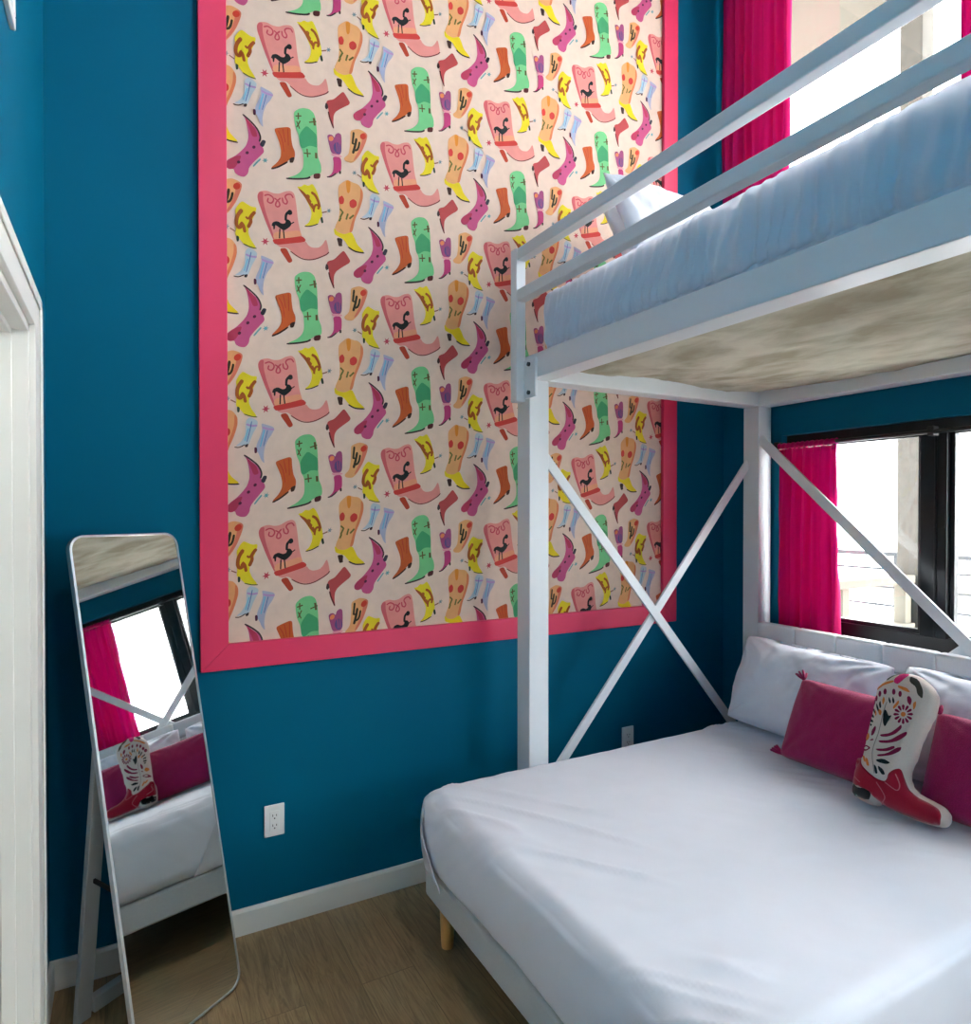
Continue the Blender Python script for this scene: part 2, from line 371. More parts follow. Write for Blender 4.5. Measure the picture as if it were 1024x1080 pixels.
# ---- traced outlines: wall-plane tenths of a millimetre (x, z)
PRINT_COLOURS = [[22,28,30],[188,202,212],[92,120,170],[100,84,44],[168,84,20],[150,100,80],[52,46,22],[205,70,88],[120,188,220],[66,46,48],[62,34,26],[44,66,50],[120,50,52],[100,34,36],[122,204,136],[66,162,108],[178,180,204],[190,150,200],[204,84,132],[186,54,88],[196,60,118],[190,72,72],[92,36,36],[112,112,50],[232,142,38],[242,140,86],[204,92,34],[245,165,125],[238,150,140],[216,100,105],[240,160,168],[90,30,62],[168,78,124],[98,76,130],[214,60,52],[215,62,40],[190,62,32],[224,122,96],[125,148,155],[58,56,70],[238,172,112],[228,130,84],[110,168,172],[238,214,30],[240,210,18]]
PRINT = [["q",7,0,[[4651,25032],[4551,24980],[4574,24879],[4498,24938],[4422,24850],[4445,24959],[4346,24971],[4445,25023],[4422,25123],[4498,25065],[4574,25154],[4551,25044]]],["p",28,0,[[4852,24980],[5945,25320],[6039,25166],[6195,25102],[6447,25151],[6590,25305],[6717,25537],[6781,25343],[6830,25066],[6701,24914],[6289,24695],[5945,24631],[5667,24689],[5453,24803],[5271,24939],[5061,24882]]],["p",28,0,[[4230,26627],[4308,26772],[4556,26855],[4792,26803],[5001,26837],[5211,26978],[5423,27043],[5545,26963],[5606,26636],[5652,26179],[5698,25847],[5806,25464],[5852,25317],[4852,24964],[4733,25216],[4586,25552],[4468,25831],[4323,26224],[4241,26448]]],["p",29,0,[[4235,26613],[4308,26751],[4439,26782],[4425,26490],[4512,26084],[4674,25631],[4837,25145],[4763,25161],[4586,25552],[4468,25831],[4323,26224],[4247,26449]]],["p",27,0,[[4763,25253],[4852,25424],[5211,25498],[5729,25666],[5815,25466],[5362,25250],[4852,25102]]],["p",34,0,[[4733,25124],[5061,25215],[5514,25358],[5821,25467],[5961,25354],[5914,25260],[5362,25095],[4852,24940]]],["p",36,0,[[4986,24837],[5241,24917],[5362,24693],[5484,24468],[5332,24363],[5181,24567]]],["s",12,34,[[5393,24823],[5667,24673],[5945,24616],[6289,24695],[6701,24930],[6830,25066]]],["s",7,43,[[4468,26646],[4615,26716],[4763,26659],[4792,26543],[4704,26431],[4586,26466],[4615,26594]]],["s",7,43,[[4822,26642],[4971,26553],[5016,26425],[4941,26347],[4867,26392],[4911,26540],[5046,26693]]],["s",7,43,[[5106,26723],[5136,26560],[5241,26522],[5287,26625],[5211,26762],[5271,26869],[5423,26904],[5499,26798]]],["p",0,0,[[4718,25610],[4763,25757],[4926,25832],[5091,25765],[5211,25806],[5241,25967],[5362,25962],[5438,25854],[5408,25755],[5302,25640],[5181,25538],[5061,25559],[4911,25651],[4852,25669],[4837,25506],[4787,25496],[4778,25623]]],["s",0,74,[[5226,25902],[5241,26121],[5332,26249]]],["p",0,0,[[5271,26251],[5362,26348],[5453,26322],[5469,26202],[5377,26135],[5302,26165]]],["s",0,31,[[5408,25823],[5530,25920]]],["s",0,40,[[5016,25565],[5001,25209]]],["s",0,40,[[5136,25590],[5172,25243]]],["p",43,0,[[5625,33314],[5786,33339],[5917,33468],[6048,33433],[6212,33558],[6311,33427],[6411,33230],[6511,32866],[6561,32616],[6578,32422],[6478,32288],[6428,32105],[6212,32001],[5884,31910],[6048,32046],[6146,32244],[6179,32487],[6080,32718],[5917,32991],[5786,33175]]],["p",4,0,[[5673,33282],[5884,33177],[6048,33037],[6179,32884],[6262,32747],[6305,32463],[6212,32597],[6080,32751],[5917,32991],[5754,33164]]],["s",4,86,[[6163,33226],[6311,33145],[6428,32937],[6471,32735]]],["s",4,66,[[6245,32509],[6285,32722],[6378,32803],[6451,32712],[6394,32659]]],["s",4,53,[[5998,33085],[6080,33065],[6064,32976]]],["s",43,40,[[6130,33032],[6212,32929],[6172,32816]]],["p",11,0,[[6494,32344],[6578,32405],[6628,32188],[6544,32144]]],["s",9,33,[[5917,31904],[6146,31960],[6411,32093]]],["s",5,40,[[6561,32549],[6746,32628]]],["q",38,0,[[6939,32717],[6868,32672],[6884,32606],[6830,32637],[6776,32569],[6793,32646],[6722,32644],[6793,32689],[6776,32755],[6830,32723],[6884,32792],[6868,32715]]],["p",40,0,[[7188,33705],[7360,33885],[7550,34038],[7742,33971],[7988,33956],[8166,33743],[8166,33434],[8024,32974],[7847,32573],[7742,32061],[7429,31893],[7085,31951],[7051,32109],[7222,32502],[7239,32913],[7188,33301]]],["p",41,0,[[8059,33843],[8166,33709],[8166,33434],[8024,32974],[7847,32573],[7742,32061],[7602,32016],[7742,32538],[7953,33087],[8059,33466]]],["p",24,0,[[7481,33945],[7568,34010],[7679,33989],[7655,33599],[7585,33507],[7526,33554]]],["p",34,0,[[7222,33279],[7342,33388],[7429,33249],[7394,33067],[7256,33020],[7205,33138]]],["p",34,0,[[7620,33212],[7777,33352],[7918,33280],[7918,33109],[7777,32976],[7637,33014]]],["s",23,54,[[7256,32851],[7377,32740]]],["s",23,54,[[7377,32757],[7256,32513]]],["s",23,54,[[7498,32492],[7568,32736]]],["s",23,54,[[7620,32549],[7795,32726]]],["s",23,54,[[7222,32367],[7291,32525]]],["p",44,0,[[7017,32098],[7153,31940],[7429,31910],[7707,32067],[7812,31878],[7918,31638],[8095,31487],[8219,31388],[8059,31305],[7777,31355],[7568,31495],[7394,31712],[7188,31782],[7034,31834]]],["p",10,0,[[7119,31727],[7360,31735],[7332,31507],[7353,31445],[7205,31409],[7171,31540]]],["s",9,48,[[7568,31461],[7847,31343],[8219,31346]]],["p",21,0,[[7395,31299],[7541,31115],[7688,30901],[7308,30616],[7105,30442],[7019,30275],[7005,29987],[7033,29797],[6933,29967],[6847,30197],[6818,30443],[6790,30576],[6733,30672],[6790,30774],[7019,30871],[7221,31103]]],["p",9,0,[[6719,30668],[6790,30633],[6818,30486],[6733,30404],[6676,30486]]],["s",13,48,[[6818,30358],[6876,30121],[7019,29779]]],["s",42,44,[[8726,30624],[8864,30811],[8988,30964]]],["q",42,0,[[9262,30985],[9184,30940],[9202,30871],[9143,30906],[9084,30836],[9102,30916],[9025,30916],[9102,30961],[9084,31031],[9143,30996],[9202,31065],[9184,30985]]],["p",18,0,[[8375,32387],[8497,32280],[8680,32134],[8895,31967],[8988,31760],[8957,31544],[9081,31375],[9112,31237],[8926,31005],[8741,30775],[8588,30555],[8558,30342],[8436,30176],[8255,30169],[8105,30243],[8075,30379],[7925,30322],[7792,30384],[7777,30524],[7896,30674],[8134,30860],[8345,31097],[8497,31317],[8573,31603],[8542,31944],[8482,32217]]],["p",19,0,[[7789,30499],[7896,30654],[8134,30845],[8345,30922],[8225,30625],[8090,30398],[7896,30334],[7801,30387]]],["p",19,0,[[8436,32305],[8619,32173],[8803,31996],[8895,31731],[8710,31675],[8619,31910],[8512,32168]]],["s",9,50,[[8375,32387],[8619,32231],[8864,32016],[8981,31758],[8941,31569]]],["p",39,0,[[9050,31676],[9190,31659],[9081,31390],[8941,31451]]],["p",31,0,[[8300,30676],[8282,30630],[8240,30601],[8197,30605],[8180,30641],[8197,30687],[8240,30717],[8282,30712]]],["p",31,0,[[8588,31082],[8570,31035],[8527,31005],[8484,31009],[8466,31045],[8484,31092],[8527,31122],[8570,31118]]],["p",31,0,[[8818,31341],[8800,31294],[8756,31263],[8713,31268],[8695,31304],[8713,31351],[8756,31381],[8800,31377]]],["p",26,0,[[4817,29144],[5015,29243],[5415,29384],[5429,29022],[5472,28710],[5573,28502],[5559,28263],[5328,28145],[5214,27940],[4986,27824],[4705,27643],[4733,27745],[4930,27955],[5057,28191],[5071,28428],[5015,28675],[4930,28885]]],["s",36,29,[[4958,29125],[5100,28844],[5171,28396]]],["s",36,29,[[5128,29231],[5214,28758]]],["s",36,29,[[5314,29297],[5328,28672]]],["p",10,0,[[5371,28229],[5573,28325],[5501,28086],[5371,28053]]],["s",10,49,[[4719,27669],[4986,27818],[5300,28073]]],["p",14,0,[[5530,29961],[5704,30130],[5879,30211],[6115,30236],[6278,30120],[6353,29843],[6383,29433],[6398,28839],[6413,28544],[6533,28275],[6548,28039],[6503,27938],[6234,27841],[6027,27656],[5646,27549],[5242,27465],[5588,27652],[5792,27850],[5879,28050],[5879,28405],[5850,28634],[5748,28784],[5704,29156],[5588,29418],[5544,29700]]],["p",15,0,[[5719,29175],[5850,29404],[5997,29593],[6204,29473],[6383,29343],[6398,28869],[6264,28893],[6086,28875],[5850,28693],[5748,28784]]],["s",3,41,[[5690,29978],[5690,29736]]],["s",3,41,[[5588,29831],[5806,29894]]],["s",3,42,[[6012,28736],[6032,28430]]],["s",3,41,[[5894,28542],[6151,28595]]],["s",3,66,[[6264,29952],[6299,29678]]],["s",3,72,[[6347,28676],[6353,28468]]],["s",3,35,[[5631,29652],[5739,29402]]],["s",3,35,[[5762,29704],[5631,29431]]],["s",3,36,[[6086,29737],[6353,29843]]],["p",22,0,[[6249,27875],[6518,27956],[6488,27739],[6249,27681]]],["s",9,53,[[5242,27450],[5646,27531],[5997,27634],[6130,27726]]],["p",32,0,[[6763,29425],[6846,29506],[6964,29515],[7048,29420],[7084,29572],[7203,29664],[7312,29623],[7329,29343],[7312,28865],[7084,28782],[6917,28833],[6846,29095]]],["p",33,0,[[7012,29140],[7088,29278],[7276,29282],[7314,28913],[7131,28842],[7012,28975]]],["s",32,33,[[7120,29263],[7155,28919]]],["s",32,33,[[7215,29289],[7232,28915]]],["p",25,0,[[7017,29388],[6987,29311],[6917,29262],[6846,29272],[6817,29334],[6846,29412],[6917,29460],[6987,29450]]],["p",20,0,[[6976,28707],[7312,28759],[7312,28226],[7167,28143],[7036,27992],[6751,27864],[6917,28010],[7000,28172],[7012,28457]]],["p",30,0,[[6917,28809],[7300,28834],[7343,28779],[7276,28747],[6988,28710],[6929,28753]]],["p",9,0,[[7215,28214],[7300,28247],[7300,28117],[7227,28099]]],["s",9,40,[[6751,27876],[6917,27928],[7108,28100]]],["p",40,0,[[7664,29863],[7811,29952],[8008,30031],[8257,29980],[8357,29887],[8307,29656],[8157,29255],[8008,28975],[7860,28769],[7713,28636],[7469,28645],[7396,28745],[7590,28938],[7639,29189],[7664,29553]]],["p",37,0,[[8107,29891],[8257,29968],[8352,29886],[8302,29655],[8132,29212],[7909,28854],[7762,28732],[8008,29215],[8132,29609]]],["p",35,0,[[8299,29823],[8261,29724],[8169,29662],[8078,29674],[8040,29752],[8078,29851],[8169,29913],[8261,29901]]],["s",6,67,[[7798,29853],[7774,29607],[7749,29374]]],["s",6,81,[[7909,29644],[7848,29316],[7762,29019]]],["s",6,67,[[8033,29546],[7983,29305],[7897,29162]]],["s",6,53,[[7762,29401],[7872,29395]]],["s",6,53,[[7848,29137],[7934,29220]]],["p",43,0,[[8107,28953],[8232,29178],[8357,29308],[8483,29244],[8660,29169],[8838,29191],[8812,29014],[8685,28690],[8571,28419],[8546,28219],[8634,27998],[8838,27729],[8634,27731],[8382,27792],[8232,27974],[8107,28064],[8132,28262],[8107,28497],[8132,28743]]],["s",4,106,[[8344,29003],[8187,28733],[8152,28460],[8232,28347],[8327,28431],[8269,28501]]],["s",4,97,[[8792,29021],[8634,28799],[8639,28630],[8538,28399]]],["s",4,92,[[8294,28543],[8387,28446],[8437,28204]]],["s",4,63,[[8470,28781],[8538,28721],[8634,28823]]],["p",11,0,[[8145,28049],[8244,28025],[8232,27853],[8157,27823]]],["s",23,34,[[8382,27792],[8634,27726],[8838,27717]]],["s",5,36,[[7934,28261],[8107,28184]]],["q",38,0,[[7934,28321],[7861,28282],[7878,28214],[7823,28251],[7768,28187],[7785,28263],[7713,28266],[7785,28306],[7768,28373],[7823,28337],[7878,28401],[7861,28325]]],["p",1,0,[[3807,30593],[3933,30728],[4224,30610],[4188,30408],[4042,30134],[3933,29835],[3897,29749],[3610,29682],[3432,29648],[3646,29825],[3789,30095],[3796,30362]]],["s",17,57,[[3818,30464],[4006,30420],[4195,30441]]],["s",9,30,[[3415,29624],[3574,29622],[3771,29730]]],["p",9,0,[[3771,29730],[3897,29775],[3861,29643],[3771,29636]]],["s",2,27,[[4006,30580],[3933,30215],[3832,29824]]],["s",8,34,[[3897,30318],[3771,29863]]],["p",16,0,[[4334,30530],[4482,30499],[4817,30409],[4705,30144],[4556,29945],[4445,29643],[4408,29326],[4445,29068],[4334,29190],[4243,29431],[4151,29558],[4170,29754],[4298,30059],[4371,30311]]],["s",17,61,[[4371,30388],[4556,30337],[4787,30331]]],["p",31,0,[[4089,29654],[4188,29645],[4188,29454],[4097,29427]]],["s",8,42,[[4445,30296],[4298,29677]]],["s",2,23,[[4556,30291],[4408,29709]]]]
BOOT = [["outline",[[-882,4161],[-696,4347],[-287,4467],[83,4438],[416,4267],[650,4052],[753,3809],[721,3320],[572,2745],[461,2233],[406,1686],[322,1447],[352,1194],[479,980],[751,823],[1142,770],[1476,702],[1633,568],[1673,316],[1565,149],[1257,70],[791,26],[344,48],[-121,71],[-345,142],[-401,13],[-743,-40],[-1278,55],[-1336,534],[-1340,981],[-1189,1369],[-1186,1934],[-1174,2449],[-1134,2975],[-1175,3483],[-1130,3842]]],["vamp",[[-1296,1277],[-1157,1352],[-1031,1143],[-720,974],[-428,861],[-163,860],[-106,977],[-109,1136],[15,1313],[175,1422],[304,1124],[473,873],[768,727],[1156,685],[1423,607],[1526,451],[1494,168],[1251,107],[785,64],[337,86],[-128,110],[-389,231],[-612,415],[-1288,440],[-1341,560],[-1340,981]]],["heel",[[-1320,456],[-587,424],[-513,318],[-605,94],[-1273,84]]],["hl",[[-526,4157],[-436,4405],[-176,4436],[-193,4291],[-337,4004],[-475,4027]]],["dkt",[[-855,4167],[-694,4336],[-489,4405],[-623,4249],[-803,4035]]],["dkt",[[-111,4366],[155,4316],[412,3993],[460,3706],[290,3826],[201,4051],[-24,4163]]],["or",[[-1109,3731],[-846,3967],[-518,4114],[-504,4037],[-804,3891],[-1039,3661]]],["or",[[-332,3977],[-39,3948],[85,3829],[-43,3824],[-318,3896]]],["ma",[[-1014,3265],[-1025,3163],[-1085,3147],[-1134,3234],[-1122,3337],[-1062,3352]]],["ma",[[-928,3402],[-940,3300],[-999,3284],[-1047,3371],[-1035,3474],[-975,3489]]],["ma",[[-810,3575],[-822,3473],[-882,3458],[-929,3545],[-917,3647],[-858,3662]]],["ma",[[-639,3686],[-651,3585],[-709,3570],[-756,3657],[-744,3759],[-686,3773]]],["ma",[[-364,3744],[-376,3644],[-433,3629],[-479,3715],[-467,3816],[-410,3830]]],["ma",[[-160,3723],[-171,3623],[-228,3609],[-272,3694],[-261,3794],[-204,3808]]],["ma",[[10,3672],[79,3717],[175,3605],[158,3408],[49,3506]]],["or",[[218,3506],[301,3610],[318,3424],[270,3292]]],["or",[[-707,3516],[-640,3392],[-678,3212],[-734,3367]]],["or",[[-223,3512],[-192,3398],[-320,3169],[-360,3241]]],["or",[[-778,3072],[-666,3001],[-691,2842],[-795,2954]]],["or",[[-947,3026],[-837,2886],[-874,2791]]],["or",[[-1137,2119],[-1015,2213],[-931,2069],[-1016,1930],[-1143,2004]]],["bk",[[-538,3542],[-445,3386],[-464,3314],[-537,3419]]],["bk",[[-420,3573],[-338,3443],[-359,3325],[-424,3448]]],["bk",[[-797,3351],[-720,3144],[-757,3078],[-829,3228]]],["bk",[[-933,3247],[-768,3018],[-795,2954],[-920,3119]]],["bk",[[-1037,3059],[-900,2925],[-916,2864],[-1034,2957]]],["bk",[[-1054,2854],[-927,2776],[-933,2717],[-1065,2765]]],["bk",[[-1076,2677],[-917,2637],[-926,2567],[-1075,2580]]],["bk",[[-1072,2507],[-934,2519],[-971,2423]]],["bk",[[-622,3058],[-547,3090],[-444,2912],[-337,2970],[-410,2783],[-481,2529],[-579,2678]]],["bk",[[-564,1439],[-341,1541],[-95,1489],[-209,1396],[-498,1379]]],["bk",[[-605,1288],[-495,1217],[-416,1027],[-497,999]]],["bk",[[-464,1282],[-280,1210],[-188,1081],[-274,1035],[-420,1161]]],["ma",[[122,3147],[243,3208],[290,3173],[259,3115],[129,3106]]],["ma",[[127,3075],[256,3064],[278,3007],[226,2971],[113,3033]]],["ma",[[97,3007],[200,2927],[191,2863],[132,2859],[67,2976]]],["ma",[[41,2961],[89,2833],[53,2779],[1,2808],[2,2950]]],["ma",[[-27,2950],[-47,2807],[-103,2778],[-132,2832],[-65,2961]]],["ma",[[-89,2976],[-172,2857],[-233,2861],[-232,2926],[-115,3007]]],["ma",[[-127,3034],[-253,2971],[-302,3007],[-270,3066],[-135,3076]]],["ma",[[-133,3107],[-266,3118],[-290,3177],[-236,3213],[-119,3149]]],["ma",[[-103,3176],[-208,3258],[-200,3323],[-139,3326],[-72,3206]]],["ma",[[-46,3221],[-95,3352],[-58,3406],[-6,3375],[-7,3232]]],["ma",[[22,3232],[42,3375],[98,3403],[126,3348],[60,3220]]],["ma",[[83,3205],[165,3322],[224,3317],[223,3253],[109,3174]]],["or",[[76,3113],[50,3030],[-29,3007],[-82,3069],[-55,3152],[24,3174]]],["ma",[[-593,2257],[-285,2389],[-92,2628],[3,2765],[36,2638],[-129,2398],[-364,2244],[-544,2200]]],["ma",[[-610,2057],[-245,2171],[-25,2402],[196,2605],[208,2474],[7,2223],[-278,2063],[-544,1995]]],["ma",[[-653,1767],[-348,1865],[-91,2046],[-52,1972],[-233,1816],[-536,1722]]],["ma",[[-567,1602],[-270,1728],[-6,2003],[126,2072],[110,1933],[-112,1726],[-504,1552]]],["ma",[[-893,2306],[-792,2504],[-746,2406],[-789,2197],[-876,2131]]],["ma",[[-911,1963],[-792,2067],[-754,2012]]],["ma",[[-1187,1651],[-1020,1806],[-787,1752],[-953,1603],[-1145,1580]]],["wh2",[[-1105,1666],[-994,1758],[-865,1726],[-972,1647]]],["or",[[-1087,1431],[-987,1436],[-858,1257],[-941,1257]]],["or",[[-924,1401],[-826,1379],[-714,1169],[-812,1162]]]]
STITCH = [[[-517,992],[-710,1638],[-638,2326],[-612,3005],[-568,3354]],[[-161,850],[222,728],[267,902],[86,1205]],[[-409,760],[-78,404],[-286,111]],[[-1179,1036],[-1234,738],[-919,574]]]

# ------------------------------------------------------------------ room (camera at x=0,y=0; the print wall at y=2.475)
XL, XR, YB, YF, ZC = -0.217, 2.83, 2.475, -2.9, 4.6
WT = 0.2
struct('floor', MB().box((XL - .3, YF - .2, -0.1), (XR + WT, YB + .15, 0)), FLOOR)
struct('ceiling', MB().box((XL - .3, YF - .2, ZC), (XR + WT, YB + .15, ZC + .15)), CEIL)
struct('wall_back', MB().box((XL - .15, YB, 0), (XR + WT, YB + .15, ZC)), TEAL)
struct('wall_front', MB().box((XL - .15, YF - .15, 0), (XR + WT, YF, ZC)), TEAL)
# window wall with two openings
W1 = (0.74, 2.12, 0.93, 1.895)     # y0, y1, z0, z1 of the lower opening
W2 = (0.74, 2.34, 2.32, 4.25)     # the upper opening
wr_ = MB()
W3 = (-2.4, 0.3, 0.93, 1.895)      # unseen window pair added further along the same wall to bring in fill light
W4 = (-2.4, 0.3, 2.32, 4.25)
for y0, y1, z0, z1 in ((YF, YB, 0, W1[2]), (YF, W3[0], W1[2], W1[3]), (W3[1], W1[0], W1[2], W1[3]), (W1[1], YB, W1[2], W1[3]), (YF, YB, W1[3], W2[2]),
                       (YF, W4[0], W2[2], W2[3]), (W4[1], W2[0], W2[2], W2[3]), (W2[1], YB, W2[2], W2[3]), (YF, YB, W2[3], ZC)):
    wr_.box((XR, y0, z0), (XR + WT, y1, z1))
struct('wall_right', wr_, TEAL)
# left wall with the doorway
DY0, DY1, DZ = 1.17, 2.036, 2.0
wl_ = MB()
wl_.box((XL - .13, YF, 0), (XL, DY0, ZC)); wl_.box((XL - .13, DY1, 0), (XL, YB, ZC)); wl_.box((XL - .13, DY0, DZ), (XL, DY1, ZC))
struct('wall_left', wl_, TEAL)

def baseboard(name, a, b, nrm):
    mb = MB(); a = Vector(a); b = Vector(b); n = Vector(nrm)
    prof = [(0, 0), (.014, 0), (.014, .082), (.009, .092), (0, .092)]
    vs = [(p + n * d + Vector((0, 0, z))) for p in (a, b) for d, z in prof]; k = len(prof)
    mb.add(vs, [tuple(range(k)), tuple(range(k, 2*k))[::-1]] + [(i, i+k, (i+1) % k + k, (i+1) % k) for i in range(k)])
    return struct(name, mb, WHITE_PAINT)
baseboard('baseboard_back', (XL, YB, 0), (XR, YB, 0), (0, -1, 0))
baseboard('baseboard_right', (XR, YF, 0), (XR, YB - .014, 0), (-1, 0, 0))
baseboard('baseboard_left', (XL, 2.148, 0), (XL, YB - .014, 0), (1, 0, 0))
baseboard('baseboard_front', (XL, YF, 0), (XR, YF, 0), (0, 1, 0))

# door: casing, jamb lining, slab with raised stiles
cs = MB()
for y0, y1, z0, z1 in ((DY1, 2.148, 0, 2.092), (DY0 - .11, DY0, 0, 2.092), (DY0, DY1, DZ, 2.092)):
    cs.box((XL, y0, z0), (XL + .018, y1, z1))
cs.box((XL + .018, 2.118, 0), (XL + .024, 2.146, 2.09)); cs.box((XL + .018, DY0 - .108, 2.062), (XL + .024, 2.146, 2.09)); cs.box((XL + .018, DY0 - .108, 0), (XL + .024, DY0 - .08, 2.09))
struct('trim_1', cs, WHITE_PAINT, bevel=.003)
d1 = MB().box((XL - .112, DY0 + .022, .008), (XL - .072, DY1 - .022, DZ - .022))
for y0, y1, z0, z1 in ((DY0 + .022, DY0 + .13, .008, DZ - .022), (DY1 - .13, DY1 - .022, .008, DZ - .022), (DY0 + .13, DY1 - .13, DZ - .14, DZ - .022), (DY0 + .13, DY1 - .13, .9, 1.02), (DY0 + .13, DY1 - .13, .008, .2)):
    d1.box((XL - .073, y0, z0), (XL - .062, y1, z1))
door = struct('door_1', d1, WHITE_PAINT, bevel=.002)
jm = MB()
jm.box((XL - .128, DY1 - .02, 0), (XL + .004, DY1 + .001, DZ)); jm.box((XL - .128, DY0 - .001, 0), (XL + .004, DY0 + .02, DZ)); jm.box((XL - .128, DY0, DZ - .02), (XL + .004, DY1, DZ + .001))
jm.box((XL - .06, DY1 - .034, 0), (XL - .03, DY1 - .019, DZ - .02)); jm.box((XL - .06, DY0 + .02, DZ - .034), (XL - .03, DY1 - .02, DZ - .02)); jm.box((XL - .06, DY0 + .019, 0), (XL - .03, DY0 + .034, DZ - .02))
struct('door_jamb', jm, WHITE_PAINT, parent=door, bevel=.002)
kb = MB().tube([(XL - .062, DY0 + .075, 1.0), (XL - .02, DY0 + .075, 1.0), (XL - .018, DY0 + .09, 1.0), (XL - .018, DY0 + .19, 1.0)], .009)
struct('door_handle', kb, STEEL, parent=door)

# windows: black frames with their panes
def window(name, yz, mullions, x0, depth, fr, bottom):
    y0, y1, z0, z1 = yz; mb = MB(); x1 = x0 + depth
    mb.box((x0, y0, z1 - fr), (x1, y1, z1)); mb.box((x0, y0, z0), (x1, y1, z0 + bottom))
    mb.box((x0, y0, z0 + bottom), (x1, y0 + fr, z1 - fr)); mb.box((x0, y1 - fr, z0 + bottom), (x1, y1, z1 - fr))
    for a, b in mullions:
        mb.box((x0 - .012, a, z0 + bottom - .004), (x1, b, z1 - fr + .004))
        mb.box((x0 - .018, a + .035, z0 + bottom), (x0 - .012, a + .045, z1 - fr))
    o = struct(name, mb, BLACK, bevel=.003)
    edges = [y0 + fr] + [v for m in sorted(mullions) for v in m] + [y1 - fr]
    for i in range(0, len(edges), 2):
        a, b = edges[i], edges[i + 1]
        sash = MB(); w = .018
        sash.box((x0 + .012, a, z0 + bottom), (x0 + .04, a + w, z1 - fr)); sash.box((x0 + .012, b - w, z0 + bottom), (x0 + .04, b, z1 - fr))
        sash.box((x0 + .012, a + w, z0 + bottom), (x0 + .04, b - w, z0 + bottom + w)); sash.box((x0 + .012, a + w, z1 - fr - w), (x0 + .04, b - w, z1 - fr))
        sm = struct('window_sash', sash, BLACK, parent=o)
        struct('window_pane', MB().box((x0 + .022, a + w - .004, z0 + bottom + w - .004), (x0 + .028, b - w + .004, z1 - fr - w + .004)), GLASS, parent=sm)
    return o
window('window_1', W1, [(1.392, 1.493)], XR + .04, .07, .045, .085)
window('window_2', W2, [(1.02, 1.08)], XR + .10, .06, .04, .05)
window('fill_window_3', W3, [(-1.1, -1.0)], XR + .09, .07, .045, .085)  # this and the next one are added out of view for extra daylight
window('fill_window_4', W4, [(-1.08, -1.02)], XR + .10, .06, .04, .05)

# ------------------------------------------------------------------ outside: terrace, soffit, ground
struct('terrace_deck', MB().box((XR + WT + .001, -2.5, -.12), (4.75, 6.0, -.01)), EXT_DECK)
struct('terrace_soffit', MB().box((XR + WT + .001, -2.5, 5.0), (4.62, 7.0, 5.25)), EXT_SOFFIT)
struct('street_ground', MB().box((4.76, -30, -3.2), (60, 40, -3.0)), EXT_DECK)

bld = thing('neighbouring_building', 'white clad building with panel joints across the terrace outside the windows', 'building', (8.9, 4.6, -3.0))
build('side_wing', MB().box((4.9, 5.2, -3.0), (8.9, 9.0, 12.0)), PANELS, bld)
bld2 = thing('louvred_building', 'white building with vertical louvres seen through the right pane', 'building', (11.45, 1.5, -3.0))
build('main_block', MB().box((8.92, -6.0, -3.0), (14.0, 9.0, 11.0)), EXT_WHITE, bld2)
lv = MB()
for k in range(3):
    z0 = 1.05 + k * .72
    y = .2
    while y < 4.9:
        lv.box((8.78, y, z0), (8.91, y + .14, z0 + .66)); y += .26
build('louvre_panels', lv, EXT_WHITE, bld2)
build('ledge', MB().box((8.6, -2.0, .4), (8.93, 5.1, .6)), EXT_CREAM, bld2)
build('ledge', MB().box((8.6, -2.0, 3.4), (8.93, 5.1, 3.55)), EXT_WHITE, bld2)

cl = thing('concrete_column', 'raw concrete column at the outer corner of the terrace outside', 'column', (4.56, 2.42, 0))
build('shaft', MB().box((4.49, 2.35, -.01), (4.63, 2.49, 5.0)), EXT_COL, cl, bevel=.008)
build('base_plate', MB().box((4.47, 2.33, -.01), (4.65, 2.51, .02)), EXT_GREY, cl)

sg = thing('terrace_side_rail', 'cream slatted side rail running from the facade to the outside column', 'railing', (3.75, 2.42, 0))
for x in (3.12, 3.78, 4.44): build('post', MB().box((x - .035, 2.385, -.01), (x + .035, 2.455, 1.06)), EXT_CREAM, sg, bevel=.004)
for z, h in ((1.06, .05), (.74, .06), (.46, .06), (.2, .06)):
    build('rail', MB().box((3.04, 2.365, z), (4.485, 2.475, z + h)), EXT_CREAM, sg, bevel=.004)

cr_ = thing('cable_railing', 'dark wire railing beyond the cream side rail outside the lower window', 'railing', (7.0, 4.0, -.6))
build('walkway', MB().box((7.2, 2.3, -.62), (6.9, 5.2, -.6)), EXT_DECK, cr_)
for y in (2.4, 3.85, 5.1): build('post', MB().box((6.97, y - .04, -.6), (7.03, y + .04, 1.06)), EXT_GREY, cr_)
build('handrail', MB().box((6.96, 2.3, 1.06), (7.04, 5.19, 1.1)), EXT_GREY, cr_)
for k in range(8): build('cable', MB().tube([(7.0, 2.3, .92 - k * .19), (7.0, 5.19, .92 - k * .19)], .012, 6), EXT_GREY, cr_)

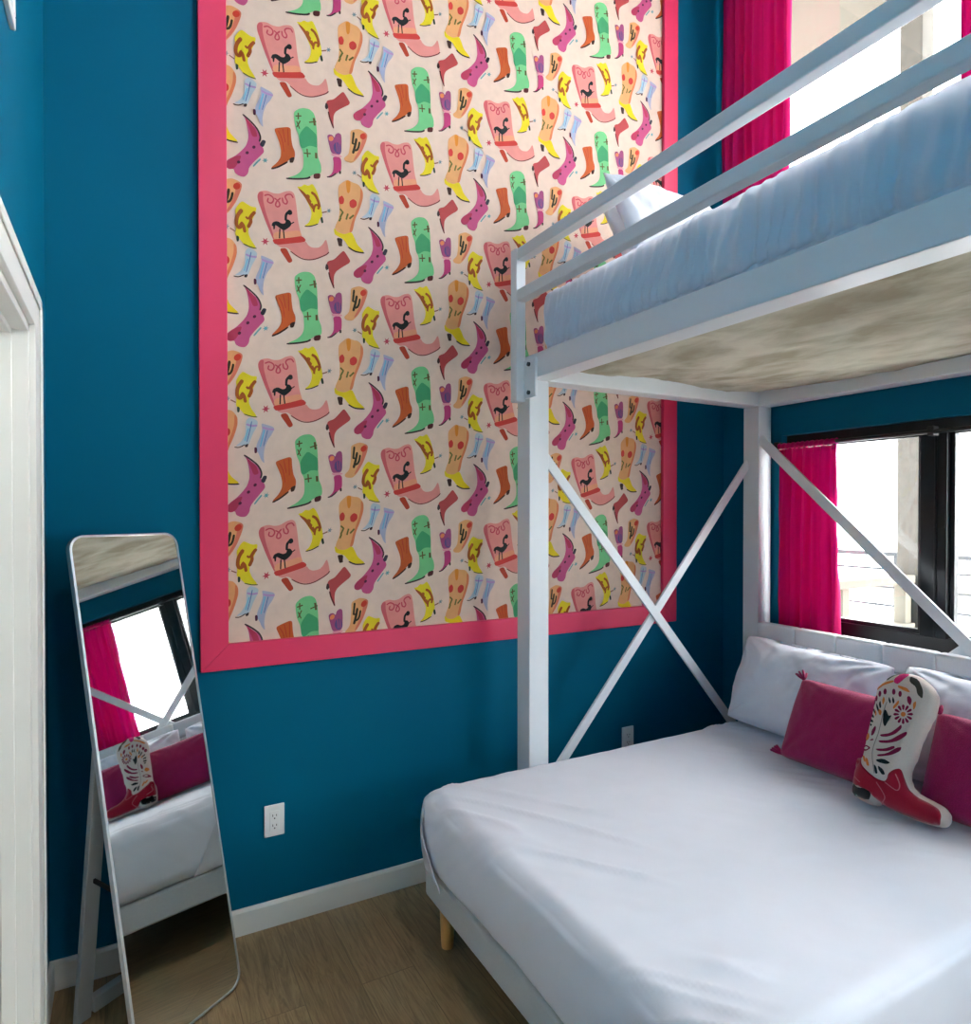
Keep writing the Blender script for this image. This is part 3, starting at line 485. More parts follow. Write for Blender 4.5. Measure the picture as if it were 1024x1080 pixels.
# ------------------------------------------------------------------ framed wallpaper on the back wall
FX0, FX1, FZ0, FZ1 = 0.226, 2.466, 0.962, 4.32     # outer edge of the pink frame
BW = 0.092; FT = 0.022
mural = thing('framed_mural', 'large wall panel of patterned boot wallpaper in a wide pink frame', 'wall panel', (1.346, YB, FZ0))
fr = MB(); yb, yf = YB, YB - FT
for a, b in (((FX0, FZ0), (FX1, FZ0)), ((FX1, FZ0), (FX1, FZ1)), ((FX1, FZ1), (FX0, FZ1)), ((FX0, FZ1), (FX0, FZ0))):
    dx, dz = (b[0]-a[0]), (b[1]-a[1]); L = math.hypot(dx, dz); dx, dz = dx/L, dz/L; nx, nz = -dz, dx
    ia = (a[0] + (dx + nx) * BW, a[1] + (dz + nz) * BW); ib = (b[0] + (-dx + nx) * BW, b[1] + (-dz + nz) * BW)
    q = [a, b, ib, ia]
    fr.add([(x, yf, z) for x, z in q] + [(x, yb, z) for x, z in q], [(0,1,2,3), (7,6,5,4), (0,4,5,1), (2,6,7,3), (1,5,6,2), (3,7,4,0)])
build('frame', fr, PINK, mural, bevel=.0025)

# wallpaper: the printed motifs repeat on a half-drop grid
IX0, IX1, IZ0, IZ1 = FX0 + BW - .002, FX1 - BW + .002, FZ0 + BW - .002, FZ1 - BW + .002
SX, SZ, DROP = 0.4640, 0.6060, 0.3030
wp = bmesh.new(); ink = wp.loops.layers.float_color.new('ink')
def tris(pts):
    return [tuple(t) for t in geometry.tessellate_polygon([[Vector((x, z, 0)) for x, z in pts]])]
def patch(pts, y, col, tri):
    vs = [wp.verts.new((x, y, z)) for x, z in pts]
    for t in tri:
        try: f = wp.faces.new([vs[k] for k in t])
        except ValueError: continue
        for lp in f.loops: lp[ink] = (*col, 1)
GROUND = lin((214, 188, 170))
y_paper = YB - .004
patch([(IX0, IZ0), (IX1, IZ0), (IX1, IZ1), (IX0, IZ1)], y_paper, GROUND, [(0, 1, 2), (0, 2, 3)])
shapes = []
for kind, ci, w, pts in PRINT:
    pts = [(a / 1e4, b / 1e4) for a, b in pts]; col = [.78 * v for v in lin(PRINT_COLOURS[ci])]
    if kind == 'p': sl = smooth_loop(pts, 2); shapes.append((col, [(sl, tris(sl))]))
    elif kind == 'q': shapes.append((col, [(pts, tris(pts))]))
    else:
        L, Rr = ribbon(smooth_line(pts, 4), w * 1.2 / 1e4)
        shapes.append((col, [([L[i], L[i+1], Rr[i+1], Rr[i]], [(0, 1, 2), (0, 2, 3)]) for i in range(len(L) - 1)]))
for i in range(-2, 6):
    for j in range(-8, 8):
        ox, oz = i * SX, j * SZ + (i % 2) * DROP + (i // 2) * 0.0
        for k, (col, polys) in enumerate(shapes):
            y = y_paper - 0.00025 - 0.00002 * k
            for pts, tri in polys:
                xs = [p[0] + ox for p in pts]; zs = [p[1] + oz for p in pts]
                if max(xs) < IX0 or min(xs) > IX1 or max(zs) < IZ0 or min(zs) > IZ1: continue
                patch(list(zip(xs, zs)), y, col, tri)
for co, no in (((IX0, 0, 0), (-1, 0, 0)), ((IX1, 0, 0), (1, 0, 0)), ((0, 0, IZ0), (0, 0, -1)), ((0, 0, IZ1), (0, 0, 1))):
    bmesh.ops.bisect_plane(wp, geom=wp.verts[:] + wp.edges[:] + wp.faces[:], dist=1e-6, plane_co=co, plane_no=no, clear_outer=True)
for f in wp.faces:
    f.normal_update()
    if f.normal.y > 0: f.normal_flip()
back = [wp.verts.new(p) for p in ((IX0, YB - .0005, IZ0), (IX1, YB - .0005, IZ0), (IX1, YB - .0005, IZ1), (IX0, YB - .0005, IZ1))]
wp.faces.new(back[::-1])
bmesh.ops.translate(wp, verts=wp.verts[:], vec=-mural.location)
me = bpy.data.meshes.new('wallpaper'); wp.to_mesh(me); wp.free(); me.materials.append(INK)
link('wallpaper', me, mural)

# ------------------------------------------------------------------ loft bed frame
PX0, PX1, PY0, PY1 = 1.393, 2.82, 0.25, 2.262      # outer faces of the posts
PW = .092; BZ0, BZ1 = 2.04, 2.135
loft = thing('loft_bed_frame', 'white metal loft bed frame with square posts over the made bed', 'bunk bed', (PX0 + .7, 1.25, 0))
for x in (PX0, PX1 - PW):
    for y in (PY0, PY1 - PW): build('post', MB().box((x, y, 0), (x + PW, y + PW, BZ0)), METAL_W, loft, bevel=.004)
build('side_rail', MB().box((PX0, PY0, BZ0), (PX0 + PW, PY1, BZ1)), METAL_W, loft, bevel=.004)
build('side_rail', MB().box((PX1 - PW, PY0, BZ0), (PX1, PY1, BZ1)), METAL_W, loft, bevel=.004)
build('end_rail', MB().box((PX0 + PW, PY1 - PW, BZ0), (PX1 - PW, PY1, BZ1)), METAL_W, loft, bevel=.004)
build('end_rail', MB().box((PX0 + PW, PY0, BZ0), (PX1 - PW, PY0 + PW, BZ1)), METAL_W, loft, bevel=.004)
# felt panel under the mattress, sagging a little, its edge wavy
up = MB(); nx, ny = 60, 90; a0, a1, b0, b1 = PX0 + PW - .004, PX1 - PW + .004, PY0 + PW - .004, PY1 - PW + .004
for i in range(nx + 1):
    for j in range(ny + 1):
        u, v = i / nx, j / ny; e = min(u * 1.3, (1 - u) * 1.3, v * 1.9, (1 - v) * 1.9)
        z = 2.100 - .022 * min(1, e / .35) + .007 * fbm(u * 9, v * 12, 2) + .008 * math.sin(v * 9 + u * 11) * max(0, 1 - e * 6)
        up.v.append((a0 + (a1 - a0) * u, b0 + (b1 - b0) * v, z))
for i in range(nx):
    for j in range(ny): up.f.append([i*(ny+1)+j, i*(ny+1)+j+1, (i+1)*(ny+1)+j+1, (i+1)*(ny+1)+j])
o = build('felt_base_panel', up, UNDER, loft, smooth=True); so = o.modifiers.new('solid', 'SOLIDIFY'); so.thickness = .014; so.offset = 1
o['label'] = 'beige fuzzy felt panel under the loft'
# guard rail on the near long side, standing proud of the beam
gx0, gx1 = PX0 - .046, PX0 - .002
for y in (2.195, .262): build('guard_post', MB().box((gx0, y, 1.955), (gx1, y + .044, 2.555)), METAL_W, loft, bevel=.004)
for z in (2.345, 2.505): build('guard_rail', MB().box((gx0 + .001, .262 + .044, z), (gx1 - .001, 2.195, z + .046)), METAL_W, loft, bevel=.005)
for y in (2.112, .306):
    br = build('bracket', MB().box((PX0 - .012, y, 1.965), (PX0 - .0005, y + .083, 2.115)), METAL_W, loft, bevel=.003)
    for z in (1.985, 2.095): build('bolt', MB().tube([(PX0 - .0115, y + .042, z), (PX0 - .019, y + .042, z)], .0085, 8), STEEL, br)
xa, xb, yy = PX0 + PW, PX1 - PW, 2.222
build('cross_brace', MB().bar((xa - .004, yy, 1.765), (xb + .004, yy, .345), .042, .012, (0, 1, 0)), METAL_W, loft, bevel=.002)
build('cross_brace', MB().bar((xa - .004, yy + .014, .345), (xb + .004, yy + .014, 1.765), .042, .012, (0, 1, 0)), METAL_W, loft, bevel=.002)
xx = 2.741
build('cross_brace', MB().bar((xx, PY1 - PW + .004, 1.88), (xx, PY0 + PW - .004, .16), .046, .012, (1, 0, 0)), METAL_W, loft, bevel=.002)
build('cross_brace', MB().bar((xx + .0145, PY1 - PW + .004, .16), (xx + .0145, PY0 + PW - .004, 1.88), .046, .012, (1, 0, 0)), METAL_W, loft, bevel=.002)

# ------------------------------------------------------------------ loft mattress and pillows
lm_size = (1.30, 1.79, .226); lm_c = Vector((1.415 + .65, .325 + .895, 2.139 + .113))
def loft_disp(p, n):
    d = Vector((0, 0, 0)); y = p.y; z = p.z
    if abs(n.z) < .9:
        side = math.sqrt(1 - n.z ** 2) * (1 if abs(n.x) > .5 else .3)
        ph = y * 150 + z * 38 + 9 * fbm(y * 2.6, z * 2, 1)
        g = .65 * math.sin(ph) + .35 * math.sin(ph * .43 + 2 + 4 * fbm(y * 3, z, 8))
        amp = (.35 + .65 * smst(.11, -.09, z)) * (.45 + 1.1 * abs(fbm(y * 3.3, 2.0, 5)))
        d += n * side * (.0230 * amp * g + .009 * fbm(y * 8 + z * 5, z * 3, 9))
    if n.z > .2: d += Vector((0, 0, .005 * fbm(p.x * 6, p.y * 6, 3)))
    if n.x < -.5: d += n * (-.020 * smst(-.06, -.113, z))      # tucked in at the bottom
    return d
def smst(a, b_, t):
    t = max(0.0, min(1.0, (t - a) / (b_ - a))); return t * t * (3 - 2 * t)
mb = rounded(lm_size, .03, .0085, loft_disp); mb.v = [tuple(Vector(p)) for p in mb.v]
lmo = build('loft_mattress', mb, SHEET, smooth=True, world=False); lmo.location = lm_c
tag(lmo, 'thick mattress in a gathered white sheet on the loft frame', 'mattress')
pl1 = build('loft_pillow', pillow_mesh(.66, .52, .13, 3, .010), SHEET, smooth=True, world=False)
pl1.location = (1.965, 1.80, 2.385); pl1.rotation_euler = (R(-27), R(0), R(3))
tag(pl1, 'white pillow tilted up in front on the loft mattress', 'pillow', 'loft pillows')
pl2 = build('loft_pillow', pillow_mesh(.62, .50, .13, 8, .010), SHEET, smooth=True, world=False)
pl2.location = (2.08, 1.985, 2.385); pl2.rotation_euler = (R(-27), R(0), R(3))
tag(pl2, 'white pillow behind and to the window side of the other one on the loft', 'pillow', 'loft pillows')

# ------------------------------------------------------------------ lower bed
BX0, BX1, BY0, BY1 = .925, 2.652, .775, 2.125
bed = thing('platform_bed', 'low bed base in pale grey fabric on short wooden legs', 'bed', (1.8, 1.45, 0))
build('base', MB().box((BX0, BY0, .165), (BX1, BY1, .27)), BASEFAB, bed, bevel=.012, seg=3)
for x, y in ((BX0 + .055, BY1 - .07), (BX0 + .055, BY0 + .07), (BX1 - .1, BY1 - .07), (BX1 - .1, BY0 + .07)):
    o = build('leg', MB().tube([(x, y, 0), (x, y, .03), (x, y, .166)], [.021, .023, .029], 20), LEGWOOD, bed, smooth=False, bevel=.002)
    o['label'] = 'tapered pale wooden leg'
hb = MB(); seg = 7; hy0, hy1 = .74, 2.12
for k in range(seg):
    y0 = hy0 + (hy1 - hy0) * k / seg; y1 = hy0 + (hy1 - hy0) * (k + 1) / seg
    r_ = rounded((.056, y1 - y0 - .001, .11), .009, .012)
    hb.add([Vector(p) + Vector((2.684, (y0 + y1) / 2, .936)) for p in r_.v], r_.f)
    r_ = rounded((.050, y1 - y0 - .0005, .71), .012, .02)
    hb.add([Vector(p) + Vector((2.684, (y0 + y1) / 2, .524)) for p in r_.v], r_.f)
hbo = build('headboard', hb, HEADFAB, smooth=True); tag(hbo, 'low white padded headboard with seams under the window', 'headboard')

bm_c = Vector(((BX0 + BX1) / 2 - .004, (BY0 + BY1) / 2, (.2725 + .5500) / 2)); bm_s = (BX1 - BX0 + .012, BY1 - BY0 + .018, .2775)
def smst(a, b_, t):
    t = max(0.0, min(1.0, (t - a) / (b_ - a))); return t * t * (3 - 2 * t)
def bed_disp(p, n):
    x, y, z = p + bm_c; d = Vector((0, 0, 0))
    if n.z > .3:
        a = x * .62 - y * .78; b = x * .78 + y * .62
        m = smst(-.10, .40, fbm(x * 1.5 + 4, y * 1.5, 7)); m2 = smst(-.05, .40, fbm(x * 1.9 - 3, y * 1.9, 17))
        r1 = 1 - abs(noise.noise(Vector((a * 1.3, b * 10, 2)))); r2 = 1 - abs(noise.noise(Vector(((x * .95 - y * .3) * 1.5, (x * .3 + y * .95) * 8, 31))))
        d.z += .011 * m * r1 ** 10 + .004 * m2 * r2 ** 8 + .0025 * fbm(x * 2.4, y * 2.4, 4) + .0016 * fbm(a * 2.2, b * 14, 6) - .007
    if n.x < -.3:
        h = min(1, max(0, (z - .275) / .27))
        d.x += -.014 * math.sin(h * math.pi) + .007 * fbm(y * 2.4 + z * 2, z * 3, 2) + .003 * fbm(y * 9 + z * 9, z * 2, 5)
    if n.y > .3: d.y += .012 * math.sin(min(1, max(0, (z - .275) / .27)) * math.pi) + .004 * fbm(x * 4, z * 5, 8)
    return d
bmo = build('bed_mattress', rounded(bm_s, .05, .0115, bed_disp), SHEET, smooth=True, world=False); bmo.location = bm_c
def sheet_top(x0, x1, y0, y1):
    return max(bm_c.z + .1388 + bed_disp(Vector((x0 + (x1 - x0) * i / 14 - bm_c.x, y0 + (y1 - y0) * j / 14 - bm_c.y, .14)), Vector((0, 0, 1))).z for i in range(15) for j in range(15))
tag(bmo, 'mattress in a smooth white fitted sheet on the grey bed base', 'mattress')
# folded corner of the sheet at the foot, lying on the side of the mattress
fold = MB(); n_, m_ = 30, 14
for i in range(n_ + 1):
    t = i / n_; z = .490 - .212 * t
    ye = 2.078 - .155 * t ** 1.25                          # free edge of the fold
    for j in range(m_ + 1):
        s = j / m_; y = ye + (2.092 - ye) * s
        hx = -bm_s[0] / 2; p = Vector((hx, y - bm_c.y, z - bm_c.z))
        over = max(0, y - (bm_c.y + bm_s[1] / 2 - .05)); round_ = .05 - math.sqrt(max(0, .0025 - over ** 2))
        xs = hx + bed_disp(p, Vector((-1, 0, 0))).x + round_
        lift = .0025 + .013 * (1 - s) ** 1.5 * smst(0, .25, t) + .006 * math.sin(s * 7 + t * 5) ** 2 * t * (1 - s)
        fold.v.append((xs - lift, y - bm_c.y, z - bm_c.z))
for i in range(n_):
    for j in range(m_): fold.f.append([i*(m_+1)+j, i*(m_+1)+j+1, (i+1)*(m_+1)+j+1, (i+1)*(m_+1)+j])
fo = build('sheet_fold', fold, SHEET, bmo, smooth=True, world=False); so = fo.modifiers.new('solid', 'SOLIDIFY'); so.thickness = .002; so.offset = 0

# white pillows against the headboard
bp1 = build('bed_pillow', pillow_mesh(.68, .40, .22, 21, .015, .02, 80, 54, .010), SHEET, smooth=True, world=False)
PZ = sheet_top(2.36, 2.6, .75, 2.1) + .004
bp1.location = (2.440, 1.775, PZ + .004); bp1.rotation_euler = (R(-21), R(1), R(-90))
tag(bp1, 'white bed pillow propped up at the end nearest the corner post', 'pillow', 'white bed pillows')
bp2 = bp1.copy(); bp2.data = pillow_mesh and bp1.data.copy(); COLL.objects.link(bp2)
bp2.location = (2.446, 1.060, PZ + .006); bp2.rotation_euler = (R(-21), R(1), R(-90))
bp2['label'] = 'white bed pillow mostly hidden behind the boot cushion and right pink cushion'

# magenta cushions with knotted corner tassels
def cushion(label, loc, rot):
    t = thing('lumbar_cushion', label, 'cushion', loc, rot, 'magenta cushions')
    w, h = .455, .325
    build('cover', pillow_mesh(w, h, .12, 5, .004, .03, 56, 40), MAGENTA, t, smooth=True, world=False)
    for sx in (-1, 1):
        for sz in (0, 1):
            mb = MB(); c0 = Vector((sx * (w / 2 - .012), 0, .010 + sz * (h - .020)))
            dr = Vector((sx * .75, .25, .62)).normalized() if sz else Vector((sx * .92, -.35, .18)).normalized()
            rt = random.Random(11 + sx + 3 * sz)
            for k in range(16):
                a = 2 * math.pi * k / 16; sp = Vector((math.cos(a) * .75 * sx, math.sin(a) * .55, math.sin(a * 2 + 1) * .45 + (.15 if sz == 0 else 0)))
                q = (dr + sp * rt.uniform(.4, .9)).normalized(); L = rt.uniform(.028, .044)
                mb.tube([c0, c0 + q * L * .55, c0 + q * L * .9 + dr * .004, c0 + q * L * .8 + dr * .010], [.0035, .0048, .0045, .0025], 6)
            build('tassel', mb, MAGENTA, t, smooth=True, world=False)
    return t
CZ = sheet_top(2.1, 2.4, .7, 1.7)
c1 = cushion('magenta woven cushion to the left of the boot cushion', (2.245, 1.462, CZ + .005), (R(-25), 0, R(-91)))
c2 = dup(c1, (2.240, .945, CZ + .005), (R(-23), 0, R(-89)), 'magenta woven cushion to the right of the boot cushion, cut by the edge')

# boot cushion
outline = smooth_loop([(a / 1e4, b / 1e4) for a, b in BOOT[0][1]], 2)
def seg_dist(p, loop):
    best = 1e9
    for i in range(len(loop)):
        a, b = loop[i], loop[(i + 1) % len(loop)]; dx, dy = b[0]-a[0], b[1]-a[1]; L2 = dx*dx + dy*dy or 1e-12
        t = max(0, min(1, ((p[0]-a[0])*dx + (p[1]-a[1])*dy) / L2)); best = min(best, math.hypot(p[0]-a[0]-t*dx, p[1]-a[1]-t*dy))
    return best
def inside(p, loop):
    r = False
    for i in range(len(loop)):
        a, b = loop[i], loop[i - 1]
        if (a[1] > p[1]) != (b[1] > p[1]) and p[0] < (b[0]-a[0]) * (p[1]-a[1]) / (b[1]-a[1]) + a[0]: r = not r
    return r
def puff(p):
    d = min(seg_dist(p, outline), .05) / .05
    return .044 * math.sqrt(max(0, 1 - (1 - d) ** 2))
def fill(loop, step):
    xs = [p[0] for p in loop]; zs = [p[1] for p in loop]; pts = [Vector(p) for p in loop]; n = len(pts)
    x = min(xs)
    while x < max(xs):
        z = min(zs)
        while z < max(zs):
            if inside((x, z), loop) and seg_dist((x, z), loop) > step * .45: pts.append(Vector((x, z)))
            z += step
        x += step
    vs, es, fs, *_ = geometry.delaunay_2d_cdt(pts, [(i, (i + 1) % n) for i in range(n)], [list(range(n))], 1, 1e-5)
    return [tuple(v) for v in vs], [list(f) for f in fs]
boot = thing('boot_cushion', 'boot shaped cushion with embroidered white shaft and red foot on the bed', 'cushion', (2.15, 1.2, sheet_top(2.08, 2.25, 1.0, 1.35) + .002), (-math.atan(.35), 0, R(-90)))
vs, fs = fill(outline, .009); bd = MB(); n0 = len(vs); onb = [seg_dist(p, outline) < 1e-4 for p in vs]
bd.v = [(x, -puff((x, z)), z) for x, z in vs]; idx = {}
for i, (x, z) in enumerate(vs):
    if onb[i]: idx[i] = i
    else: idx[i] = len(bd.v); bd.v.append((x, puff((x, z)), z))
bd.f = [f for f in fs] + [[idx[i] for i in f][::-1] for f in fs]; bd.c = [None] * len(bd.f)
CREAMFAB = weave('cream_cushion_fabric', (212, 196, 184), 500, 0.9, .3, .06)
REDFAB = weave('red_cushion_fabric', (160, 10, 44), 500, 0.9, .3, .1)
BLACKFAB = weave('black_cushion_fabric', (24, 18, 20), 500, 0.9, .3, .1)
build('body', bd, CREAMFAB, boot, smooth=True, world=False)
def raised(loop, step, lift, th=0.0):
    v, f = fill(loop, step); mb = MB()
    mb.v = [(x, -puff((x, z)) - lift, z) for x, z in v]; mb.f = f; mb.c = [None] * len(f); return mb
def clipin(loop, m=.004):
    return loop
THR = {'ma': (140, 22, 66), 'bk': (28, 38, 40), 'or': (226, 132, 60), 'hl': (214, 30, 112), 'dkt': (70, 64, 54), 'wh2': (226, 216, 206)}
emb = bmesh.new(); tl = emb.loops.layers.float_color.new('ink')
for name, pts in BOOT[1:]:
    lp = smooth_loop([(a / 1e4, b / 1e4) for a, b in pts], 1 if len(pts) < 8 else 2)
    if name == 'vamp': o = build('foot', raised(lp, .009, .0012), REDFAB, boot, smooth=True, world=False); o['label'] = 'red foot of the boot'; s_ = o.modifiers.new('solid', 'SOLIDIFY'); s_.thickness = .001; continue
    if name == 'heel': o = build('heel', raised(lp, .009, .0016), BLACKFAB, boot, smooth=True, world=False); o['label'] = 'black heel of the boot'; s_ = o.modifiers.new('solid', 'SOLIDIFY'); s_.thickness = .001; continue
    mb = raised(lp, .007, .0016 if name != 'wh2' else .0021)
    bv = [emb.verts.new(p) for p in mb.v]
    for f in mb.f:
        try: ff = emb.faces.new([bv[i] for i in f])
        except ValueError: continue
        for l_ in ff.loops: l_[tl] = (*lin(THR[name]), 1)
for k, pts in enumerate(STITCH):
    ln = smooth_line([(a / 1e4, b / 1e4) for a, b in pts], 8); L, Rr = ribbon(ln, .0028 if k else .002)
    colr = lin((206, 120, 130)) if k else lin((150, 140, 130))
    va = [emb.verts.new((x, -puff((x, z)) - .0024, z)) for x, z in L]; vb = [emb.verts.new((x, -puff((x, z)) - .0024, z)) for x, z in Rr]
    for i in range(len(va) - 1):
        ff = emb.faces.new((va[i], va[i+1], vb[i+1], vb[i]))
        for l_ in ff.loops: l_[tl] = (*colr, 1)
bmesh.ops.recalc_face_normals(emb, faces=emb.faces[:])
me = bpy.data.meshes.new('embroidery'); emb.to_mesh(me); emb.free(); me.materials.append(THREAD)
o = link('embroidery', me, boot); s_ = o.modifiers.new('solid', 'SOLIDIFY'); s_.thickness = .0008

# ------------------------------------------------------------------ curtains and rod
def curtain(name, label, y0, y1, z0, z1, x, folds, amp, seed, flare=0.0, group=None):
    """pleated cloth hanging in the y-z plane; y0 is the end towards the corner"""
    mb = MB(); nu, nv = folds * 14, 46
    for i in range(nu + 1):
        for j in range(nv + 1):
            u = i / nu; v = j / nv
            top = v ** 3
            ph = u * folds * 2 * math.pi + .9 * fbm(u * 3 + seed, v * 1.3, seed) * 1.5
            a = amp * (.55 + .45 * (1 - v)) * (1 + .5 * fbm(u * 5, v * 2, seed + 2))
            xx = x + a * math.sin(ph) + .35 * a * math.sin(ph * 2.3 + 1)
            yy = y0 + (y1 - y0) * (u * (1 + flare * (1 - v)) - flare * (1 - v) * .45) + .006 * fbm(u * 6, v * 4, seed)
            if v > .96: xx = x + (xx - x) * .5
            mb.v.append((xx, yy, z0 + (z1 - z0) * v + .004 * math.sin(ph) * (v < .02)))
    for i in range(nu):
        for j in range(nv): mb.f.append([i*(nv+1)+j, i*(nv+1)+j+1, (i+1)*(nv+1)+j+1, (i+1)*(nv+1)+j])
    t = thing(name, label, 'curtain', (x, (y0 + y1) / 2, z0), group=group)
    o = build('cloth', mb, CURTAIN, t, smooth=True); s = o.modifiers.new('solid', 'SOLIDIFY'); s.thickness = .0025; s.offset = 0
    nr = folds * 14; sl = MB()                      # gathered pocket the rod runs through
    for i in range(nr + 1):
        u = i / nr; yy = y0 + (y1 - y0) * u
        for k in range(12):
            a = 2 * math.pi * k / 12; rr = .0128 + .0022 * math.sin(u * folds * 12.57 + k * .3) + .002 * abs(fbm(u * 9, k * .4, seed))
            sl.v.append((x + rr * math.cos(a), yy, z1 + .016 + rr * math.sin(a)))
    for i in range(nr):
        for k in range(12): sl.f.append([i*12+k, i*12+(k+1)%12, (i+1)*12+(k+1)%12, (i+1)*12+k])
    build('rod_pocket', sl, CURTAIN, t, smooth=True)
    return t
curtain('curtain', 'short magenta curtain gathered at the left of the lower window', 2.105, 1.81, .80, 1.822, 2.795, 6, .020, 2, .12, 'magenta curtains')
curtain('curtain', 'long magenta curtain in the corner at the left of the upper window', 2.44, 2.035, 2.18, 4.335, 2.768, 7, .022, 6, .0, 'magenta curtains')
curtain('curtain', 'magenta curtain at the right end of the upper window, cut by the edge', 1.31, .72, 2.18, 4.335, 2.768, 9, .022, 11, .0, 'magenta curtains')
def rod(label, y0, y1, z, x, sup):
    t = thing('curtain_rod', label, 'curtain rod', (x, (y0 + y1) / 2, z))
    build('rod', MB().tube([(x, y0, z), (x, y1, z)], .009, 12), BLACKROD, t, smooth=True)
    for y in sup: build('bracket', MB().box((x - .006, y - .012, z - .016), (XR + .001, y + .012, z + .022)), BLACKROD, t, bevel=.002)
    for y in (y0, y1): build('finial', MB().tube([(x, y - .012, z), (x, y, z), (x, y + .012, z)], [.010, .014, .010], 12), BLACKROD, t, smooth=True)
curtain('curtain', 'short magenta curtain at the far end of the lower window, seen in the mirror', 1.07, .76, .80, 1.822, 2.795, 6, .020, 4, -.10, 'magenta curtains')
rod('black curtain rod across the top of the lower window', .66, 2.125, 1.838, 2.795, (2.12, 1.42))
rod('black curtain rod above the upper window near the ceiling', .5, 2.458, 4.352, 2.768, (2.456, 1.6, .52))
bpy.context.view_layer.update()

# ------------------------------------------------------------------ leaning floor mirror
mw, mh, tilt, dirm = .360, 1.478, R(11.9), R(33.9)
mir = thing('floor_mirror', 'tall rounded leaning floor mirror on a folding stand by the door', 'mirror', (.172, 2.106, 0), (0, 0, dirm))
def rrect(w, h, r, z0, n=10):
    pts = []
    for cx, cz, a0 in ((w/2 - r, z0 + r, -90), (w/2 - r, z0 + h - r, 0), (-w/2 + r, z0 + h - r, 90), (-w/2 + r, z0 + r, 180)):
        for k in range(n + 1):
            a = R(a0 + 90 * k / n); pts.append((cx + r * math.cos(a), cz + r * math.sin(a)))
    return pts
TM = Matrix.Rotation(-tilt, 4, 'X')
def tilt_mb(mb): mb.v = [tuple(TM @ Vector(p)) for p in mb.v]; return mb
om, im = rrect(mw, mh, .045, .004), rrect(mw - .012, mh - .012, .04, .010)
fm = MB(); n = len(om)
vs = [(x, -.002, z) for x, z in om] + [(x, -.004, z) for x, z in im] + [(x, .016, z) for x, z in om] + [(x, .0005, z) for x, z in im]
fm.add(vs, [(i, (i+1) % n, n + (i+1) % n, n + i) for i in range(n)] + [(i, 2*n + i, 2*n + (i+1) % n, (i+1) % n) for i in range(n)] + [(n + i, n + (i+1) % n, 3*n + (i+1) % n, 3*n + i) for i in range(n)] + [tuple(range(2*n, 3*n))])
build('frame', tilt_mb(fm), MIRROR_RIM, mir, world=False)
gm = MB().add([(x, -.0012, z) for x, z in im], [tuple(range(n))])
gm.prism(im, -.0012, .0004) if False else None
gm = MB().prism(im, -.0012, .0003)
gl = build('mirror_glass', tilt_mb(gm), MIRROR, mir, world=False); gl['label'] = 'silvered mirror glass'
# folding stand: two flat legs and a crossbar hinged behind the glass
hz = .86; hp = TM @ Vector((0, .022, hz)); foot_y = .300
for sx in (-1, 1):
    build('stand_leg', MB().bar((sx * .150, hp.y, hp.z), (sx * .150, foot_y, .006), .045, .02, (0, 1, 0)), STAND_W, mir, bevel=.003, world=False)
build('stand_crossbar', MB().bar((-.128, foot_y - .012, .045), (.128, foot_y - .012, .045), .03, .045, (0, 0, 1)), STAND_W, mir, bevel=.003, world=False)
for sx in (-1, 1):
    q = hz * .52; a = TM @ Vector((sx * .15, .022, q)); f_ = 1 - a.z / hp.z; bpt = Vector((sx * .15, hp.y + (foot_y - hp.y) * f_, a.z))
    o = build('stay_strap', MB().bar(a, bpt + Vector((0, .012, .01)), .012, .006, (1, 0, 0)), DARKPLASTIC, mir, world=False); o['label'] = 'dark stay strap between stand and frame'
    build('hinge', MB().box(hp + Vector((sx * .15 - .014, -.006, -.02)), hp + Vector((sx * .15 + .014, .012, .02))), STEEL, mir, world=False, bevel=.002)

# ------------------------------------------------------------------ outlets on the print wall
def outlet(label, x, z):
    t = thing('wall_outlet', label, 'outlet', (x, YB, z), group='wall outlets')
    build('cover_plate', MB().box((x - .036, YB - .007, z - .058), (x + .036, YB, z + .058)), PLATE, t, bevel=.003)
    ins = build('socket_insert', MB().box((x - .0175, YB - .0095, z - .036), (x + .0175, YB - .006, z + .036)), PLATE, t, bevel=.002)
    for dz in (.017, -.019):
        for dx, h in ((-.0065, .008), (.0065, .0065)):
            build('slot', MB().box((x + dx - .0012, YB - .0102, z + dz + .003 - h / 2), (x + dx + .0012, YB - .009, z + dz + .003 + h / 2)), HOLE, ins)
        build('ground_hole', MB().tube([(x, YB - .0102, z + dz - .008), (x, YB - .009, z + dz - .008)], .0026, 10), HOLE, ins)
    for dz in (.047, -.047): build('screw', MB().tube([(x, YB - .0078, z + dz), (x, YB - .0065, z + dz)], .003, 10), PLATE, t)
    return t
o1 = outlet('white wall outlet low on the blue wall beside the floor mirror', .475, .387)
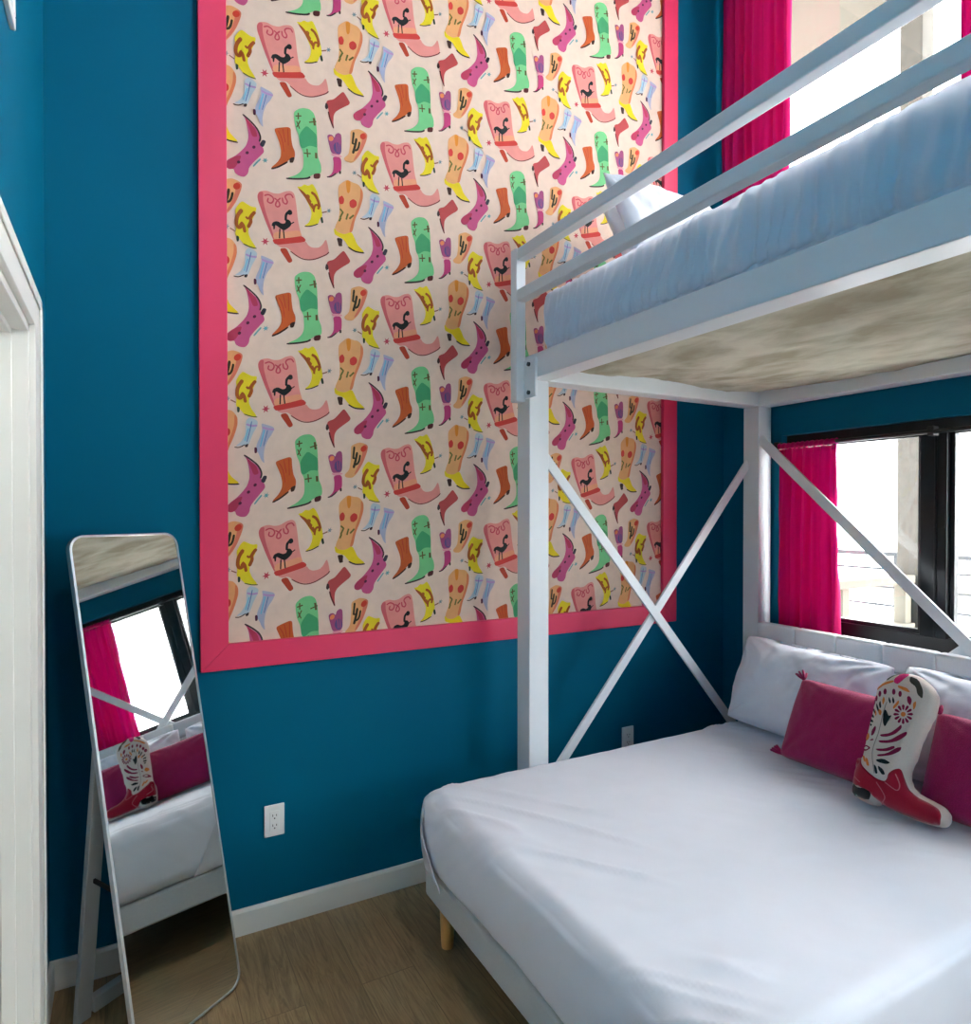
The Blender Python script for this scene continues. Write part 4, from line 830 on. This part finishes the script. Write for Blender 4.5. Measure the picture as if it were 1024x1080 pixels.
o2 = dup(o1, (2.16, YB, .407), (0, 0, 0), 'white wall outlet just showing behind the bed inside the loft frame')

# ------------------------------------------------------------------ air vent high on the left wall
vy0, vy1, vz0, vz1 = 1.30, 1.772, 2.578, 2.93
vt = thing('wall_vent', 'white air vent grille high on the blue wall over the door', 'vent', (XL, (vy0 + vy1) / 2, vz0))
vf = MB(); w = .028
vf.box((XL, vy0, vz0), (XL + .012, vy1, vz0 + w)); vf.box((XL, vy0, vz1 - w), (XL + .012, vy1, vz1)); vf.box((XL, vy0, vz0 + w), (XL + .012, vy0 + w, vz1 - w)); vf.box((XL, vy1 - w, vz0 + w), (XL + .012, vy1, vz1 - w))
build('frame', vf, PLATE, vt, bevel=.003)
build('backing', MB().box((XL, vy0 + w, vz0 + w), (XL + .002, vy1 - w, vz1 - w)), HOLE, vt)
k = 0; z = vz0 + w + .008
while z < vz1 - w - .01:
    build('slat', MB().bar((XL + .006, vy0 + w, z), (XL + .006, vy1 - w, z), .010, .003, (.7, 0, .7)), PLATE, vt); z += .022

# ------------------------------------------------------------------ added fill light shaped as a flush ceiling lamp, above the frame
def ceiling_fill_light(label, x, y, power):
    t = thing('ceiling_fill_light', label, 'ceiling light', (x, y, ZC), group='added fill lights')
    build('housing', MB().tube([(x, y, ZC), (x, y, ZC - .045)], .21, 40), PLATE, t, bevel=.004)
    build('diffuser', MB().tube([(x, y, ZC - .044), (x, y, ZC - .060)], .19, 40), DIFF, t, bevel=.004)
    l = bpy.data.lights.new('fill_lamp', 'AREA'); l.shape = 'DISK'; l.size = .40; l.energy = power; l.color = (1.0, .90, .78)
    lo = bpy.data.objects.new('fill_lamp', l); COLL.objects.link(lo); lo.parent = t; lo.location = (0, 0, -.064)
DIFF, n_, l_, b_ = base_mat('lit_diffuser', (255, 246, 232), .5); b_.inputs['Emission Color'].default_value = (1, .92, .82, 1); b_.inputs['Emission Strength'].default_value = 2
ceiling_fill_light('added fill light in the form of a round flush ceiling light, out of view', .75, -1.1, 3.5)
